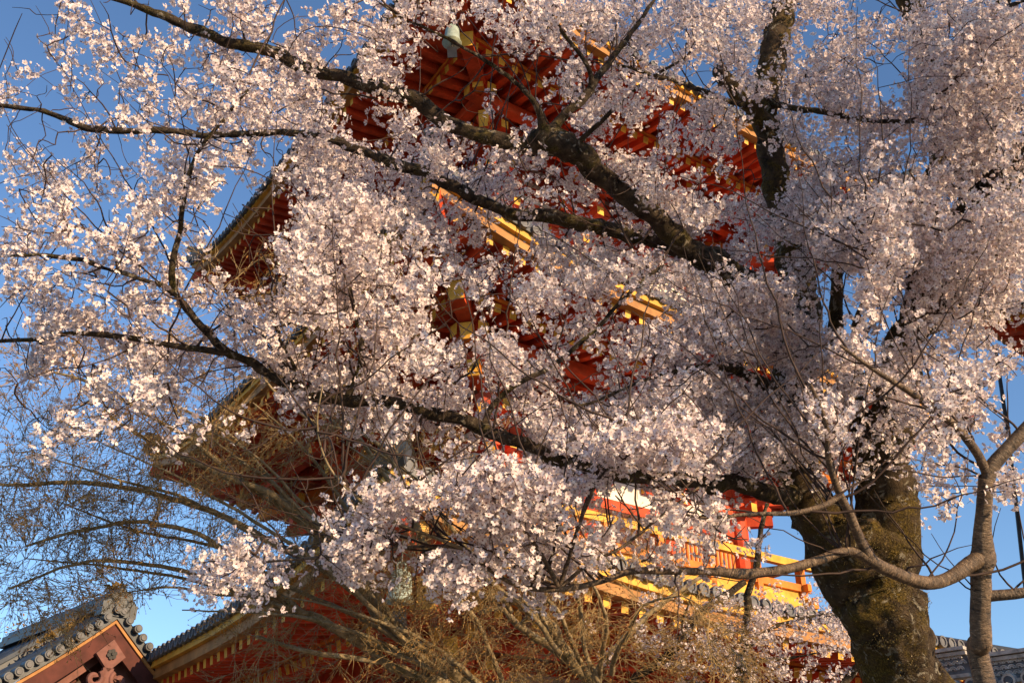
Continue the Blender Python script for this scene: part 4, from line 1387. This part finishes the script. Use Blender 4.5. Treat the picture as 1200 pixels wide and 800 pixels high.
STEMS = [((520, 790), (60, 585)), ((520, 790), (30, 655)), ((480, 760), (120, 520)), ((480, 760), (200, 480)), ((440, 725), (250, 500)), ((455, 727), (40, 530)), ((430, 760), (140, 690)),
         ((600, 720), (350, 470)), ((640, 735), (470, 545)), ((560, 700), (400, 520)), ((690, 790), (540, 640)), ((700, 800), (590, 600)), ((660, 765), (420, 610)), ((700, 810), (660, 640)), ((520, 790), (210, 715)),
         ((410, 670), (150, 440)), ((425, 690), (300, 470)), ((720, 790), (800, 690)), ((580, 820), (330, 700)), ((600, 830), (470, 640))]
for (ax, ay), (ex, ey) in STEMS:
    d0, d1 = rgm.uniform(7.8, 8.2), rgm.uniform(7.0, 7.7)
    pl = []
    for t in np.linspace(0, 1, 6):
        bow = math.sin(PI * t) * 26
        L = math.hypot(ex - ax, ey - ay)
        nx, ny = (ey - ay) / L, -(ex - ax) / L
        if ny > 0: nx, ny = -nx, -ny
        pl.append((ax + (ex - ax) * t + nx * bow + rgm.normal() * 3, ay + (ey - ay) * t + ny * bow + rgm.normal() * 3, d0 + (d1 - d0) * t, 3.0 * (1 - t) ** .8 + .8))
    maple.limb('branch', pl, sides=8, rough=.06)
MD = '''
334222000000000000
345544321100000000
457776543221000000
688775433221100000
888875432333221000
787545655555544300
340002345666666543
000001245666666654
'''.split()
rg = np.random.default_rng(41)
mt = node_table([maple])
ma = []
for r, row in enumerate(MD):
    for c, chv in enumerate(row):
        for _ in range(rg.poisson(int(chv) * 2.1)):
            px, py = (c + rg.random()) * 50, 400 + (r + rg.random()) * 50
            dd = np.hypot(mt[:, 0] - px, mt[:, 1] - py)
            j = dd.argmin()
            ma.append(at(px, py, mt[j, 2] + rg.normal() * (.15 + .3 * min(1, dd[j] / 80))))
for _ in range(45):
    px, py = rg.uniform(200, 520), rg.uniform(280, 420)
    ma.append(at(px, py, 7.4 + rg.normal() * .2))
ma = np.array(ma)
print('maple tips', len(ma))
refs, res, N, par = foliate([maple], ma, None, 'm', .0021, .42, .75, .22, .035, rg)
BUD = []
for q in range(4):
    L = .9 + .3 * q
    V = np.array([(0, 0, 0), (.28, .12, .4 * L), (-.28, .10, .4 * L), (0, 0, L), (.75, .1, 1.0 * L), (.5, -.2, .75 * L), (-.7, 0, 1.1 * L), (-.5, .25, .8 * L)])
    BUD.append((V, [[0, 1, 3, 2], [0, 5, 4, 1], [0, 7, 6, 2]], np.zeros(3, int)))
for k, lst in res.items():
    tr, o = refs[k]
    pos, nv, sc = [], [], []
    sp = []
    for q, i in lst:
        c = ma[q]
        td = nrm(N[i] - N[par[i]])
        # a spray of fine shoots at the tip
        for _ in range(rg.integers(4, 8)):
            dv = nrm(td + rg.normal(size=3) * .42 + [0, 0, .05])
            L = rg.uniform(.10, .38)
            s0 = c - td * rg.uniform(0, .14)
            mid = s0 + dv * L * .5 + rg.normal(size=3) * .02
            e = s0 + dv * L + rg.normal(size=3) * .02
            sp.append(tube_arrays(np.array([s0, mid, e]), np.array([.0024, .0019, .0012]), 3))
            for t in rg.uniform(.3, 1, 2):
                pos.append(s0 + (e - s0) * t); nv.append(dv + rg.normal(size=3) * .5)
            pos.append(e); nv.append(dv)
            for _b in range(2):
                e2 = mid + nrm(dv + rg.normal(size=3) * .5) * L * .5
                sp.append(tube_arrays(np.array([mid, (mid + e2) / 2 + rg.normal(size=3) * .008, e2]), np.array([.0022, .0018, .0012]), 3))
                pos.append(e2); nv.append(e2 - mid)
    V, F = join_tubes(sp)
    link_mesh('shoot', V - tr.base, F.ravel(), np.arange(len(F)) * 4, [tr.twigm], None, o, True)
    pos, nv = np.array(pos), np.array(nv)
    batch('bud', o, tr.base, BUD, rg.integers(0, 4, len(pos)), pos, nv, rg.uniform(.010, .020, len(pos)), [M['bud']], rg, False)

# ---- far tree at the left edge
def far_tree():
    p = at(-6, 778, 42)
    o = empty('far_tree', (p[0] - 1, p[1], 0))
    tag(o, 'distant russet tree crown showing at the lower left edge beyond the tiled roof', 'tree')
    b = np.array([p[0] - 1, p[1], 0])
    rg = np.random.default_rng(9)
    t = MB()
    t.tube([b, b + [.1, 0, 4], b + [0, .1, p[2] - 1]], [.3, .22, .08], M['limb_bark'], 10)
    for i in range(14):
        a = rg.uniform(0, 2 * PI); z = rg.uniform(3, p[2] - 1.5)
        s = b + [.05, 0, z]
        t.tube([s, s + [math.cos(a) * 1.0, math.sin(a) * 1.0, .8], s + [math.cos(a) * 1.8, math.sin(a) * 1.8, 1.8]], [.09, .06, .02], M['limb_bark'], 6)
    t.build('trunk', o, True, off=b)
    n = 7000
    C = b + rg.normal(size=(90, 3)) * np.array([1.0, 1.0, 1.5]) + [0, 0, p[2] - 2.2]
    pos = C[rg.integers(0, 90, n)] + rg.normal(size=(n, 3)) * .28
    LF = [(np.array([(0, 0, 0), (.5, 1, .1), (0, 2, 0), (-.5, 1, .1)]), [[0, 1, 2, 3]], np.zeros(1, int))]
    batch('crown', o, b, LF, np.zeros(n, int), pos, rg.normal(size=(n, 3)), rg.uniform(.05, .09, n), [M['far_leaf']], rg, False)
far_tree()
